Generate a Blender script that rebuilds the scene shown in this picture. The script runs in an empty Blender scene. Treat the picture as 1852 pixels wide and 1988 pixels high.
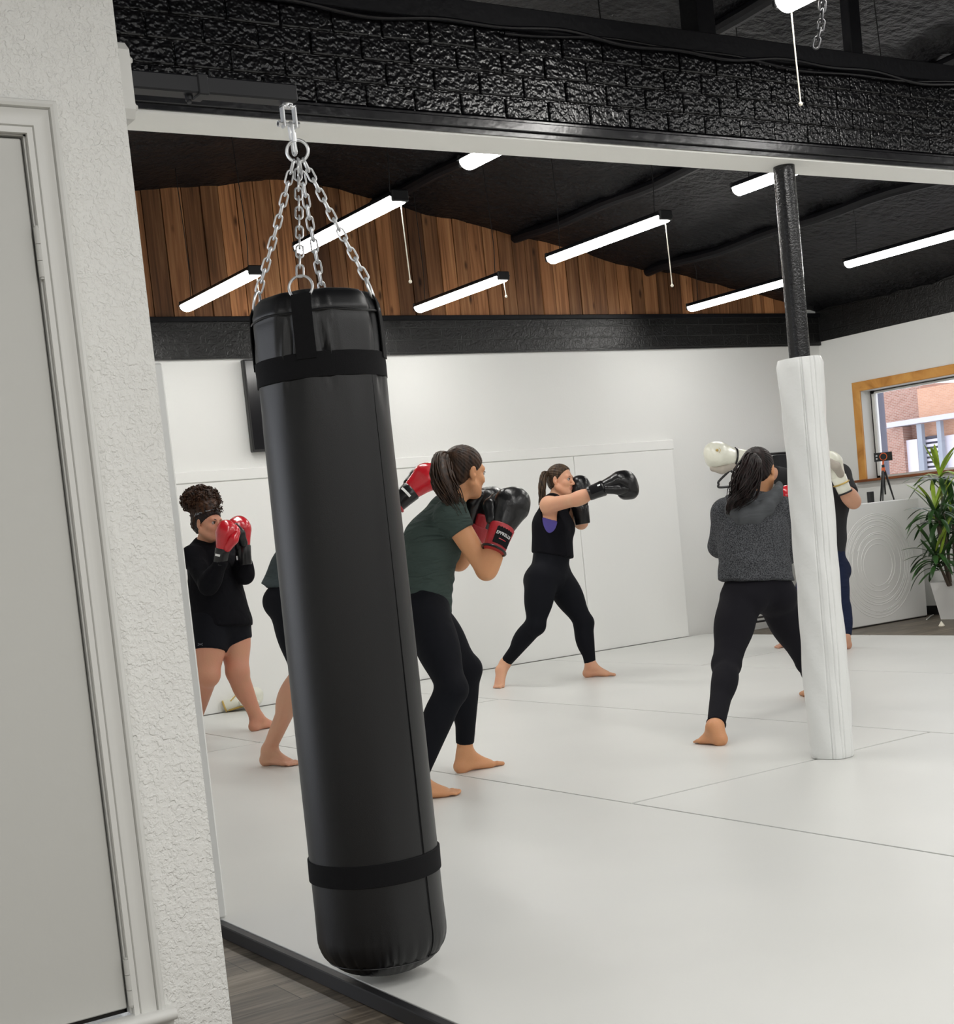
import bpy, math, random
import numpy as np
from mathutils import Vector, Matrix

rng = np.random.default_rng(7)
random.seed(7)
SC = bpy.context.scene
COL = SC.collection

# ------------------------------------------------------------------ camera
F, CX, CY = 2768.0, 896.2, 1249.1
YAW, PIT, ROL = [math.radians(v) for v in (32.024, -4.308, -5.858)]
CAM = np.array([0.0, 0.0, 1.15])
cf = np.array([math.sin(YAW)*math.cos(PIT), math.cos(YAW)*math.cos(PIT), math.sin(PIT)])
cr = np.array([math.cos(YAW), -math.sin(YAW), 0.0])
cu = np.cross(cr, cf)
cr, cu = math.cos(ROL)*cr + math.sin(ROL)*cu, -math.sin(ROL)*cr + math.cos(ROL)*cu

def ray(x, y):
    return cf + cr*(x-CX)/F - cu*(y-CY)/F
def at(x, y, d):                      # point of the place seen at (x, y), d metres ahead
    return CAM + ray(x, y)*d
def onz(x, y, z=0.0):
    d = ray(x, y); return CAM + d*(z-CAM[2])/d[2]
def ony(x, y, Y):
    d = ray(x, y); return CAM + d*Y/d[1]
def onx(x, y, X):
    d = ray(x, y); return CAM + d*X/d[0]
def cv(r, u, f):                      # direction given as right / up / away
    v = r*cr + u*cu + f*cf
    return v/np.linalg.norm(v)
def nrm(v):
    v = np.asarray(v, float); return v/(np.linalg.norm(v)+1e-12)

cd = bpy.data.cameras.new('camera'); co = bpy.data.objects.new('camera', cd); COL.objects.link(co)
co.matrix_world = Matrix(((cr[0], cu[0], -cf[0], CAM[0]), (cr[1], cu[1], -cf[1], CAM[1]), (cr[2], cu[2], -cf[2], CAM[2]), (0, 0, 0, 1)))
cd.sensor_fit = 'VERTICAL'; cd.sensor_height = 36; cd.sensor_width = 36
cd.lens = F/1988*36
cd.shift_x = (926-CX)/1988; cd.shift_y = (CY-994)/1988
cd.clip_start = 0.05; cd.clip_end = 300
SC.camera = co

# ------------------------------------------------------------------ objects
ORG = {}
def tag(o, label=None, cat=None, group=None, kind=None):
    if label: o['label'] = label
    if cat: o['category'] = cat
    if group: o['group'] = group
    if kind: o['kind'] = kind
    return o
def empty(name, loc, label=None, cat=None, group=None):
    o = bpy.data.objects.new(name, None); COL.objects.link(o)
    o.location = Vector([float(v) for v in loc]); o.empty_display_size = 0.1
    ORG[o.name] = np.array(loc, float)
    return tag(o, label, cat, group)
def mesh_obj(name, verts, faces, mats, parent=None, midx=None, smooth=True, sharp=None, origin=None):
    verts = np.asarray(verts, float)
    if parent is not None: org = ORG[parent.name]
    elif origin is not None: org = np.array(origin, float)
    else: org = np.array([(verts[:, 0].min()+verts[:, 0].max())/2, (verts[:, 1].min()+verts[:, 1].max())/2, verts[:, 2].min()])
    me = bpy.data.meshes.new(name)
    me.from_pydata((verts-org).tolist(), [], faces if isinstance(faces, list) else faces.tolist())
    if not isinstance(mats, (list, tuple)): mats = [mats]
    for m in mats: me.materials.append(m)
    if midx is not None: me.polygons.foreach_set('material_index', np.asarray(midx, np.int32))
    me.polygons.foreach_set('use_smooth', np.full(len(me.polygons), smooth))
    if smooth and sharp: me.set_sharp_from_angle(angle=math.radians(sharp))
    me.update()
    o = bpy.data.objects.new(name, me); COL.objects.link(o)
    if parent is not None: o.parent = parent
    else: o.location = Vector(org.tolist())
    ORG[o.name] = org
    return o
def copy_thing(root, delta, **kw):
    c = root.copy(); COL.objects.link(c); c.location = Vector(root.location) + Vector([float(v) for v in delta])
    ORG[c.name] = ORG[root.name] + np.array(delta, float)
    tag(c, **kw)
    for ch in list(root.children):
        k = ch.copy(); COL.objects.link(k); k.parent = c; ORG[k.name] = ORG[c.name]
        for g in list(ch.children):
            q = g.copy(); COL.objects.link(q); q.parent = k; ORG[q.name] = ORG[c.name]
    return c

class MB:                              # mesh builder
    def __init__(s): s.v = []; s.f = []; s.m = []; s.n = 0
    def add(s, v, f, m=0):
        v = np.asarray(v, float)
        s.f += [[int(i)+s.n for i in q] for q in f]; s.m += [m]*len(f)
        s.v.append(v); s.n += len(v); return s
    def box(s, lo, hi, m=0, bev=0.0):
        lo = np.minimum(lo, hi).astype(float) if False else np.array(lo, float); hi = np.array(hi, float)
        lo, hi = np.minimum(lo, hi), np.maximum(lo, hi)
        if bev <= 0:
            v = [(x, y, z) for x in (lo[0], hi[0]) for y in (lo[1], hi[1]) for z in (lo[2], hi[2])]
            f = [(0, 1, 3, 2), (4, 6, 7, 5), (0, 4, 5, 1), (2, 3, 7, 6), (0, 2, 6, 4), (1, 5, 7, 3)]
            return s.add(v, f, m)
        bm_v = []; idx = {}
        b = min(bev, (hi-lo).min()*0.49)
        for cx in (0, 1):
            for cy in (0, 1):
                for cz in (0, 1):
                    c = np.array([(lo, hi)[cx][0], (lo, hi)[cy][1], (lo, hi)[cz][2]])
                    sg = np.array([1-2*cx, 1-2*cy, 1-2*cz])
                    for ax in range(3):
                        d = sg*b; d[ax] = 0
                        idx[(cx, cy, cz, ax)] = len(bm_v); bm_v.append(c+d)
        I = idx; f = []
        for ax in range(3):
            o1, o2 = (ax+1) % 3, (ax+2) % 3
            for sd in (0, 1):
                q = []
                for a, c in ((0, 0), (1, 0), (1, 1), (0, 1)):
                    k = [0, 0, 0]; k[ax] = sd; k[o1] = a; k[o2] = c; q.append(I[(*k, ax)])
                f.append(q if sd else q[::-1])
            # edges along ax
            for a in (0, 1):
                for c in (0, 1):
                    k0 = [0, 0, 0]; k1 = [0, 0, 0]
                    k0[o1] = k1[o1] = a; k0[o2] = k1[o2] = c; k1[ax] = 1
                    q = [I[(*k0, o1)], I[(*k1, o1)], I[(*k1, o2)], I[(*k0, o2)]]
                    f.append(q if (a ^ c) else q[::-1])
        for cx in (0, 1):
            for cy in (0, 1):
                for cz in (0, 1):
                    q = [I[(cx, cy, cz, i)] for i in range(3)]
                    f.append(q if (cx+cy+cz) % 2 else q[::-1])
        return s.add(bm_v, f, m)
    def obox(s, c, ax, half, m=0):
        c = np.array(c, float); ax = [np.array(a, float) for a in ax]
        v = [c+ax[0]*half[0]*i+ax[1]*half[1]*j+ax[2]*half[2]*k for i in (-1, 1) for j in (-1, 1) for k in (-1, 1)]
        return s.add(v, [(0, 1, 3, 2), (4, 6, 7, 5), (0, 4, 5, 1), (2, 3, 7, 6), (0, 2, 6, 4), (1, 5, 7, 3)], m)
    def tube(s, pts, r, seg=8, m=0, cap=True, closed=False):
        pts = np.asarray(pts, float); n = len(pts); r = np.broadcast_to(np.asarray(r, float), (n,))
        if closed: T = np.roll(pts, -1, 0)-np.roll(pts, 1, 0)
        else: T = np.gradient(pts, axis=0)
        T /= np.linalg.norm(T, axis=1)[:, None]+1e-12
        u = np.cross(T[0], [0, 0, 1.0])
        if np.linalg.norm(u) < 1e-3: u = np.cross(T[0], [0, 1.0, 0])
        u = nrm(u); V = []
        ang = np.linspace(0, 2*math.pi, seg, endpoint=False)
        for i in range(n):
            u = nrm(u-T[i]*(u@T[i])); w = np.cross(T[i], u)
            V.append(pts[i]+r[i]*(np.cos(ang)[:, None]*u+np.sin(ang)[:, None]*w))
        V = np.concatenate(V); f = []
        for i in range(n if closed else n-1):
            j = (i+1) % n
            for k in range(seg):
                l = (k+1) % seg; f.append((i*seg+k, i*seg+l, j*seg+l, j*seg+k))
        if cap and not closed:
            f.append(tuple(range(seg))[::-1]); f.append(tuple((n-1)*seg+k for k in range(seg)))
        return s.add(V, f, m)
    def cyl(s, a, b, r, r2=None, seg=20, m=0):
        return s.tube([a, b], [r, r if r2 is None else r2], seg, m)
    def lathe(s, c, prof, seg=48, m=0, fn=None, cap=True):
        c = np.array(c, float); V = []
        for i, (r, z) in enumerate(prof):
            for k in range(seg):
                a = 2*math.pi*k/seg; rr = r if fn is None else fn(r, z, a)
                V.append((c[0]+rr*math.cos(a), c[1]+rr*math.sin(a), c[2]+z))
        f = []
        for i in range(len(prof)-1):
            for k in range(seg):
                l = (k+1) % seg; f.append((i*seg+k, i*seg+l, (i+1)*seg+l, (i+1)*seg+k))
        if cap:
            f.append(tuple(range(seg))[::-1]); n = len(prof); f.append(tuple((n-1)*seg+k for k in range(seg)))
        return s.add(V, f, m)
    def sphere(s, c, r, seg=16, m=0, ax=None):
        c = np.array(c, float); r = np.broadcast_to(np.asarray(r, float), (3,)); V = [];
        rings = seg//2; ax = np.eye(3) if ax is None else np.array(ax)
        V.append(c-ax[2]*r[2])
        for i in range(1, rings):
            t = -math.pi/2+math.pi*i/rings
            for k in range(seg):
                a = 2*math.pi*k/seg
                V.append(c+ax[0]*r[0]*math.cos(t)*math.cos(a)+ax[1]*r[1]*math.cos(t)*math.sin(a)+ax[2]*r[2]*math.sin(t))
        V.append(c+ax[2]*r[2]); f = []
        for k in range(seg):
            l = (k+1) % seg; f.append((0, 1+l, 1+k)); b = 1+(rings-2)*seg; f.append((b+k, b+l, len(V)-1))
        for i in range(rings-2):
            for k in range(seg):
                l = (k+1) % seg; f.append((1+i*seg+k, 1+i*seg+l, 1+(i+1)*seg+l, 1+(i+1)*seg+k))
        return s.add(V, f, m)
    def prism(s, poly, fn, m=0):        # poly 2D, fn(p, t) -> 3D with t in (0, 1)
        n = len(poly); v = [fn(p, 0) for p in poly]+[fn(p, 1) for p in poly]
        f = [tuple(range(n))[::-1], tuple(range(n, 2*n))]
        for i in range(n):
            j = (i+1) % n; f.append((i, j, n+j, n+i))
        return s.add(v, f, m)
    def build(s, name, mats, parent=None, smooth=True, sharp=35, origin=None):
        return mesh_obj(name, np.concatenate(s.v), s.f, mats, parent, s.m, smooth, sharp, origin)

def bez(pts, n=16):                     # Catmull-Rom through the points
    P = np.asarray(pts, float); P = np.vstack([2*P[0]-P[1], P, 2*P[-1]-P[-2]]); out = []
    m = len(P)-3
    for i in range(m):
        a, b, c, d = P[i:i+4]
        for t in np.linspace(0, 1, max(2, n//m), endpoint=False):
            out.append(0.5*((2*b)+(-a+c)*t+(2*a-5*b+4*c-d)*t*t+(-a+3*b-3*c+d)*t**3))
    out.append(P[-2]); return np.array(out)

# ------------------------------------------------------------------ materials
def new_mat(name):
    m = bpy.data.materials.new(name); m.use_nodes = True
    nt = m.node_tree; return m, nt, nt.nodes['Principled BSDF']
def N(nt, typ, **kw):
    n = nt.nodes.new(typ)
    for k, v in kw.items():
        if k.startswith('i_'):
            n.inputs[k[2:].replace('_', ' ')].default_value = v
        else: setattr(n, k, v)
    return n
def L(nt, a, b): nt.links.new(a, b)
def ramp(nt, fac, stops):
    r = N(nt, 'ShaderNodeValToRGB'); e = r.color_ramp.elements
    while len(e) < len(stops): e.new(0.5)
    for el, (p, c) in zip(e, stops):
        el.position = p; el.color = (*c, 1) if len(c) == 3 else c
    L(nt, fac, r.inputs[0]); return r.outputs[0]
def coords(nt, scale=(1, 1, 1), which='Object'):
    tc = N(nt, 'ShaderNodeTexCoord'); mp = N(nt, 'ShaderNodeMapping'); mp.inputs['Scale'].default_value = scale
    L(nt, tc.outputs[which], mp.inputs['Vector']); return mp.outputs['Vector']
def g(c): return tuple(c) if hasattr(c, '__len__') else (c, c, c)
def pmat(name, col, rough=0.5, metal=0.0, bump=None, var=None, spec=0.5, sheen=0.0, coat=0.0, scale=(1, 1, 1)):
    """bump=(scale, distance, detail); var=(scale, amount)"""
    m, nt, b = new_mat(name); col = g(col)
    b.inputs['Base Color'].default_value = (*col, 1); b.inputs['Roughness'].default_value = rough
    b.inputs['Metallic'].default_value = metal; b.inputs['Specular IOR Level'].default_value = spec
    if sheen: b.inputs['Sheen Weight'].default_value = sheen; b.inputs['Sheen Roughness'].default_value = 0.6
    if coat: b.inputs['Coat Weight'].default_value = coat; b.inputs['Coat Roughness'].default_value = 0.15
    if bump or var: vec = coords(nt, scale)
    if bump:
        n = N(nt, 'ShaderNodeTexNoise', i_Scale=bump[0], i_Detail=bump[2] if len(bump) > 2 else 2.0); L(nt, vec, n.inputs['Vector'])
        bp = N(nt, 'ShaderNodeBump', i_Strength=1.0, i_Distance=bump[1]); L(nt, n.outputs['Fac'], bp.inputs['Height'])
        L(nt, bp.outputs[0], b.inputs['Normal'])
    if var:
        n = N(nt, 'ShaderNodeTexNoise', i_Scale=var[0], i_Detail=3.0); L(nt, vec, n.inputs['Vector'])
        lo = tuple(max(0, c*(1-var[1])) for c in col); hi = tuple(min(1, c*(1+var[1])) for c in col)
        L(nt, ramp(nt, n.outputs['Fac'], [(0.3, lo), (0.7, hi)]), b.inputs['Base Color'])
    return m
def emit_mat(name, col, strength):
    m = bpy.data.materials.new(name); m.use_nodes = True; nt = m.node_tree; nt.nodes.clear()
    e = N(nt, 'ShaderNodeEmission', i_Color=(*col, 1), i_Strength=strength); o = N(nt, 'ShaderNodeOutputMaterial')
    L(nt, e.outputs[0], o.inputs[0]); return m

def wall_texture(name, col, scale, dist, rough=0.6):
    m, nt, b = new_mat(name); b.inputs['Base Color'].default_value = (*g(col), 1); b.inputs['Roughness'].default_value = rough
    v = coords(nt)
    n1 = N(nt, 'ShaderNodeTexNoise', i_Scale=scale, i_Detail=2.5, i_Distortion=0.25); L(nt, v, n1.inputs['Vector'])
    n2 = N(nt, 'ShaderNodeTexNoise', i_Scale=scale*0.35, i_Detail=2.0); L(nt, v, n2.inputs['Vector'])
    r1 = ramp(nt, n1.outputs['Fac'], [(0.4, (0, 0, 0)), (0.6, (1, 1, 1))])
    mx = N(nt, 'ShaderNodeMath', operation='MULTIPLY'); L(nt, r1, mx.inputs[0]); L(nt, n2.outputs['Fac'], mx.inputs[1])
    bp = N(nt, 'ShaderNodeBump', i_Strength=1.0, i_Distance=dist); L(nt, mx.outputs[0], bp.inputs['Height'])
    L(nt, bp.outputs[0], b.inputs['Normal']); return m

def brick_mat(name, axis, c1, c2, mortar, bw, rh, ms, rough, dist, nscale, ndist, off=(0, 0)):
    m, nt, b = new_mat(name); b.inputs['Roughness'].default_value = rough
    geo = N(nt, 'ShaderNodeNewGeometry'); sp = N(nt, 'ShaderNodeSeparateXYZ'); L(nt, geo.outputs['Position'], sp.inputs[0])
    cb = N(nt, 'ShaderNodeCombineXYZ')
    ax = N(nt, 'ShaderNodeMath', operation='ADD'); L(nt, sp.outputs[axis], ax.inputs[0]); ax.inputs[1].default_value = off[0]
    az = N(nt, 'ShaderNodeMath', operation='ADD'); L(nt, sp.outputs['Z'], az.inputs[0]); az.inputs[1].default_value = off[1]
    L(nt, ax.outputs[0], cb.inputs[0]); L(nt, az.outputs[0], cb.inputs[1])
    br = N(nt, 'ShaderNodeTexBrick', i_Scale=1.0, i_Mortar_Size=ms, i_Mortar_Smooth=0.3, i_Brick_Width=bw, i_Row_Height=rh)
    br.inputs['Color1'].default_value = (*g(c1), 1); br.inputs['Color2'].default_value = (*g(c2), 1); br.inputs['Mortar'].default_value = (*g(mortar), 1)
    L(nt, cb.outputs[0], br.inputs['Vector']); L(nt, br.outputs['Color'], b.inputs['Base Color'])
    n = N(nt, 'ShaderNodeTexNoise', i_Scale=nscale, i_Detail=2.5, i_Distortion=1.2); L(nt, geo.outputs['Position'], n.inputs['Vector'])
    inv = N(nt, 'ShaderNodeMath', operation='SUBTRACT'); inv.inputs[0].default_value = 1.0; L(nt, br.outputs['Fac'], inv.inputs[1])
    bp = N(nt, 'ShaderNodeBump', i_Strength=1.0, i_Distance=ndist); L(nt, n.outputs['Fac'], bp.inputs['Height'])
    bp2 = N(nt, 'ShaderNodeBump', i_Strength=1.0, i_Distance=dist); L(nt, inv.outputs[0], bp2.inputs['Height']); L(nt, bp.outputs[0], bp2.inputs['Normal'])
    L(nt, bp2.outputs[0], b.inputs['Normal']); return m

def plank_floor_mat():
    m, nt, b = new_mat('vinyl plank floor'); b.inputs['Roughness'].default_value = 0.45
    v = coords(nt)
    br = N(nt, 'ShaderNodeTexBrick', i_Scale=1.0, i_Mortar_Size=0.0015, i_Brick_Width=1.2, i_Row_Height=0.18); br.offset = 0.37
    br.inputs['Color1'].default_value = (0.9, 0.9, 0.9, 1); br.inputs['Color2'].default_value = (0.55, 0.55, 0.55, 1); br.inputs['Mortar'].default_value = (0.12, 0.12, 0.12, 1)
    L(nt, v, br.inputs['Vector'])
    v2 = coords(nt, (2.2, 26, 1)); n = N(nt, 'ShaderNodeTexNoise', i_Scale=1.6, i_Detail=5.0, i_Distortion=0.6); L(nt, v2, n.inputs['Vector'])
    c = ramp(nt, n.outputs['Fac'], [(0.3, (0.10, 0.080, 0.060)), (0.5, (0.20, 0.165, 0.125)), (0.72, (0.32, 0.27, 0.21))])
    mx = N(nt, 'ShaderNodeMix', data_type='RGBA', blend_type='MULTIPLY'); mx.inputs['Factor'].default_value = 1.0
    L(nt, c, mx.inputs['A']); L(nt, br.outputs['Color'], mx.inputs['B']); L(nt, mx.outputs['Result'], b.inputs['Base Color']); return m

def wood_mat(name, dark, mid, light, stretch, rough=0.55, tone=True):
    m, nt, b = new_mat(name); b.inputs['Roughness'].default_value = rough; b.inputs['Specular IOR Level'].default_value = 0.3
    v = coords(nt, stretch)
    if tone:
        at_ = N(nt, 'ShaderNodeAttribute', attribute_name='tone'); ad = N(nt, 'ShaderNodeVectorMath', operation='ADD')
        ml = N(nt, 'ShaderNodeVectorMath', operation='SCALE'); ml.inputs['Scale'].default_value = 37.0; L(nt, at_.outputs['Vector'], ml.inputs[0])
        L(nt, v, ad.inputs[0]); L(nt, ml.outputs[0], ad.inputs[1]); v = ad.outputs[0]
    n = N(nt, 'ShaderNodeTexNoise', i_Scale=1.0, i_Detail=6.0, i_Distortion=1.4); L(nt, v, n.inputs['Vector'])
    c = ramp(nt, n.outputs['Fac'], [(0.28, dark), (0.5, mid), (0.7, light)])
    if tone:
        t = ramp(nt, at_.outputs['Fac'], [(0.0, (0.26, 0.25, 0.26)), (0.5, (0.66, 0.65, 0.64)), (1.0, (1.25, 1.2, 1.15))])
        mx = N(nt, 'ShaderNodeMix', data_type='RGBA', blend_type='MULTIPLY'); mx.inputs['Factor'].default_value = 1.0
        L(nt, c, mx.inputs['A']); L(nt, t, mx.inputs['B']); c = mx.outputs['Result']
        k = N(nt, 'ShaderNodeTexVoronoi', i_Scale=1.0); v3 = coords(nt, (7.0, 7.0, 2.6)); a3 = N(nt, 'ShaderNodeVectorMath', operation='ADD')
        L(nt, v3, a3.inputs[0]); L(nt, ml.outputs[0], a3.inputs[1]); L(nt, a3.outputs[0], k.inputs['Vector'])
        kr = ramp(nt, k.outputs['Distance'], [(0.05, (0.12, 0.08, 0.06)), (0.14, (1, 1, 1))])
        mk = N(nt, 'ShaderNodeMix', data_type='RGBA', blend_type='MULTIPLY'); mk.inputs['Factor'].default_value = 0.85
        L(nt, c, mk.inputs['A']); L(nt, kr, mk.inputs['B']); c = mk.outputs['Result']
    L(nt, c, b.inputs['Base Color'])
    bp = N(nt, 'ShaderNodeBump', i_Strength=0.5, i_Distance=0.003); L(nt, n.outputs['Fac'], bp.inputs['Height']); L(nt, bp.outputs[0], b.inputs['Normal']); return m

M = {}
M['plaster'] = wall_texture('textured white plaster', (0.82, 0.82, 0.795), 95, 0.0030)
M['white_wall'] = pmat('smooth white wall', (0.82, 0.825, 0.805), 0.6, bump=(60, 0.0006))
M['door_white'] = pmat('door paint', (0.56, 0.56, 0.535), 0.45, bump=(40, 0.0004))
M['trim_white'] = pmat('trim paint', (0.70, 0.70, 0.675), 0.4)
M['soffit'] = pmat('soffit paint', (0.92, 0.915, 0.88), 0.5)
M['dark_gap'] = pmat('dark gap', (0.02, 0.018, 0.016), 0.8)
M['mat_white'] = pmat('white mat vinyl', (0.70, 0.705, 0.68), 0.38, bump=(900, 0.0001), var=(1.2, 0.025))
M['pad_white'] = pmat('white wall pad vinyl', (0.86, 0.865, 0.845), 0.5, bump=(9, 0.0015))
M['vinyl_white'] = pmat('white vinyl wrap', (0.76, 0.77, 0.76), 0.35, bump=(16, 0.004, 3))
M['black_edge'] = pmat('black mat edge', (0.012, 0.012, 0.014), 0.5)
M['black_paint'] = pmat('glossy black paint', (0.006, 0.006, 0.008), 0.22, bump=(25, 0.001))
M['black_satin'] = pmat('satin black paint', (0.0045, 0.0045, 0.0065), 0.5, bump=(30, 0.002), spec=0.25)
M['black_pole'] = pmat('thick black pole paint', (0.0035, 0.0035, 0.0045), 0.22, bump=(110, 0.002))
M['ceiling'] = pmat('black sprayed ceiling', (0.0028, 0.0028, 0.0045), 0.5, bump=(16, 0.035, 5), spec=0.22)
M['brick_x'] = pmat('glossy black brick paint', (0.003, 0.003, 0.004), 0.24, bump=(52, 0.0055, 1.0))
M['brick_far'] = brick_mat('black block band', 'X', 0.004, 0.005, 0.018, 0.30, 0.10, 0.005, 0.4, 0.005, 28, 0.006, (0, 0.02))
M['brick_y'] = brick_mat('black block side wall', 'Y', 0.004, 0.005, 0.003, 0.40, 0.2, 0.006, 0.4, 0.006, 35, 0.006)
M['plank_floor'] = plank_floor_mat()
M['gable_wood'] = wood_mat('stained cedar boards', (0.17, 0.075, 0.030), (0.38, 0.17, 0.072), (0.56, 0.29, 0.13), (20, 20, 0.9))
M['pine'] = wood_mat('amber pine casing', (0.42, 0.17, 0.035), (0.66, 0.31, 0.075), (0.76, 0.40, 0.11), (30, 3, 3), 0.4, False)
M['sill_wood'] = wood_mat('reddish sill', (0.12, 0.035, 0.012), (0.24, 0.08, 0.03), (0.33, 0.13, 0.05), (30, 2, 3), 0.4, False)
M['chrome'] = pmat('zinc plated steel', (0.80, 0.81, 0.82), 0.38, 0.8)
M['counter_white'] = pmat('counter paint', (0.90, 0.90, 0.885), 0.5)
M['dark_steel'] = pmat('dark chain steel', (0.035, 0.035, 0.038), 0.5, 0.3)
M['steel'] = pmat('dull galvanised steel', (0.6, 0.61, 0.62), 0.35, 1.0)
M['bag'] = pmat('black bag vinyl', (0.0028, 0.003, 0.0042), 0.40, bump=(450, 0.00025), spec=0.48)
M['webbing'] = pmat('black webbing', (0.005, 0.005, 0.006), 0.85, bump=(600, 0.0008), spec=0.2)
M['arm_black'] = pmat('powder coated black steel', (0.009, 0.0095, 0.012), 0.45, spec=0.4)
M['black_plastic'] = pmat('black plastic', (0.012, 0.012, 0.013), 0.35)
M['screen'] = pmat('dark screen', (0.008, 0.008, 0.010), 0.15)
M['leaf'] = pmat('dark green leaf', (0.024, 0.070, 0.016), 0.35, var=(9, 0.5))
M['leaf_new'] = pmat('yellow green leaf', (0.30, 0.44, 0.045), 0.4, var=(9, 0.4))
M['cane'] = pmat('plant cane', (0.10, 0.075, 0.055), 0.7, bump=(60, 0.003))
M['soil'] = pmat('dark soil', (0.02, 0.022, 0.014), 0.9, bump=(60, 0.02))
M['pot'] = pmat('white glazed pot', (0.80, 0.80, 0.79), 0.3)
M['orange'] = pmat('orange plastic', (0.75, 0.13, 0.03), 0.4)
M['cord_white'] = pmat('white cord', (0.85, 0.8, 0.68), 0.6)
M['tube_light'] = emit_mat('lit lamp diffuser', (1.0, 0.98, 0.94), 42.0)
# ------------------------------------------------------------------ the setting
ZF = -0.045                            # wood floor; the mats lie on it, their top is z = 0
def struct(name, mb, mats, label=None, smooth=False, sharp=None):
    o = mb.build(name, mats, None, smooth, sharp or 35); return tag(o, label, None, None, 'structure')

struct('floor', MB().box((-3, -3, ZF-0.05), (10.9, 10.3, ZF)), M['plank_floor'], 'grey brown wood plank floor around the mats')
# door wall close to the camera on the left
WY = 3.237
w = MB()
w.box((1.018, WY, ZF), (1.255, WY+0.2, 4.2)).box((-3, WY, 2.146), (1.018, WY+0.2, 4.2)).box((-3, WY, ZF), (-0.1, WY+0.2, 2.146)).box((-0.1, WY, ZF), (1.018, WY+0.2, 0.085))
struct('wall_left', w, M['plaster'], 'textured white wall with a door at the left of the photo')

d = empty('door_1', (0.45, WY+0.01, 0.125)); tag(d, 'flat white painted door with two painted hinges', None, None, 'structure')
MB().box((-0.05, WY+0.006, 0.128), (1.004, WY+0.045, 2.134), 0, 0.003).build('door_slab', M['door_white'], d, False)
MB().box((1.004, WY+0.030, 0.114), (1.018, WY+0.05, 2.146)).box((-0.1, WY+0.030, 2.134), (1.018, WY+0.05, 2.146)).box((-0.1, WY+0.03, 0.112), (1.018, WY+0.05, 0.128)).build('door_gap', M['dark_gap'], d, False)
MB().box((1.0095, WY+0.004, 0.114), (1.018, WY+0.03, 2.146)).box((-0.1, WY+0.004, 2.139), (1.018, WY+0.03, 2.146)).build('door_jamb', M['trim_white'], d, False)
for z0, z1 in ((1.823, 1.934), (0.136, 0.247)):
    h = MB(); zz = np.linspace(z0, z1, 4)
    for i in range(3): h.tube([(1.011, WY-0.006, zz[i]+0.0006), (1.011, WY-0.006, zz[i+1]-0.0006)], 0.0072, 14)
    h.tube([(1.011, WY-0.006, z0-0.004), (1.011, WY-0.006, z0)], 0.005, 12).tube([(1.011, WY-0.006, z1), (1.011, WY-0.006, z1+0.004)], 0.005, 12)
    h.box((1.012, WY-0.003, z0), (1.020, WY+0.006, z1))
    h.build('hinge', M['door_white'], d)
prof = [(0.0, 0.0), (0.0, 0.012), (0.013, 0.012), (0.0145, 0.007), (0.017, 0.013), (0.022, 0.014), (0.032, 0.012), (0.045, 0.014), (0.052, 0.018), (0.054, 0.012), (0.0565, 0.022), (0.063, 0.025), (0.070, 0.023), (0.074, 0.016), (0.074, 0.0)]
cv_ = []; 
for (s, p) in prof: cv_ += [(1.014+s, WY-p, 0.112), (1.014+s, WY-p, 2.142+s), (-0.35, WY-p, 2.142+s)]
cf_ = []
for i in range(len(prof)-1):
    a, b = i*3, (i+1)*3
    cf_ += [(a, b, b+1, a+1), (a+1, b+1, b+2, a+2)]
o = mesh_obj('trim_1', cv_, cf_, M['trim_white'], None, None, True, 25); tag(o, 'white moulded door casing beside the flat door', None, None, 'structure')
lp = [(-0.004, 0.112)]+[(0.030+0.0145*math.sin(a), 0.0975+0.0145*math.cos(a)) for a in np.linspace(0, math.pi, 9)]+[(0.020, 0.083), (0.016, 0.078), (0.012, 0.07), (0.012, ZF), (-0.004, ZF)]
lm = MB().prism(lp, lambda p, t: np.array([-0.4+t*1.506, WY-p[0], p[1]]))
struct('trim_2', lm, M['trim_white'], 'white rounded ledge moulding under the door', True)

# back wall with block band and boarded gable
BY = 10.16
struct('wall_back', MB().box((1.0, BY, ZF), (10.95, BY+0.15, 4.3)), M['white_wall'], 'smooth white far wall')
struct('trim_3', MB().box((1.6, BY-0.03, 2.665), (10.9, BY, 2.945)), M['brick_far'], 'black painted block band across the far wall')
struct('trim_4', MB().box((1.6, BY-0.06, 2.94), (10.9, BY, 2.978), 0, 0.004), M['black_satin'], 'black ledge board under the cedar gable')
def ceil_z(x):
    return float(np.interp(x, [-4, 3.97, 5.14, 10.45, 11.2], [2.99, 3.905, 4.045, 3.085, 2.95]))
gv = MB(); tones = []; x = 1.6
while x < 10.55:
    wd = float(rng.choice([0.135, 0.145, 0.15, 0.165])); x1 = min(x+wd-0.008, 10.6); yo = BY-0.035+float(rng.uniform(-0.006, 0.006))
    za, zb = ceil_z(x)+0.02, ceil_z(x1)+0.02
    gv.add([(x, yo, 2.975), (x1, yo, 2.975), (x1, yo, zb), (x, yo, za), (x, BY, 2.975), (x1, BY, 2.975), (x1, BY, zb), (x, BY, za)],
           [(0, 1, 2, 3), (0, 3, 7, 4), (1, 5, 6, 2)])
    t = float(np.clip(rng.choice([rng.normal(0.22, 0.12), rng.normal(0.68, 0.18), rng.normal(0.68, 0.18)]), 0, 1)); tones += [t]*3; x += wd
go = gv.build('wall_gable', M['gable_wood'], None, False); tag(go, 'stained cedar board gable above the far wall', None, None, 'structure')
ta = go.data.attributes.new('tone', 'FLOAT', 'FACE'); ta.data.foreach_set('value', tones)

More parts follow.
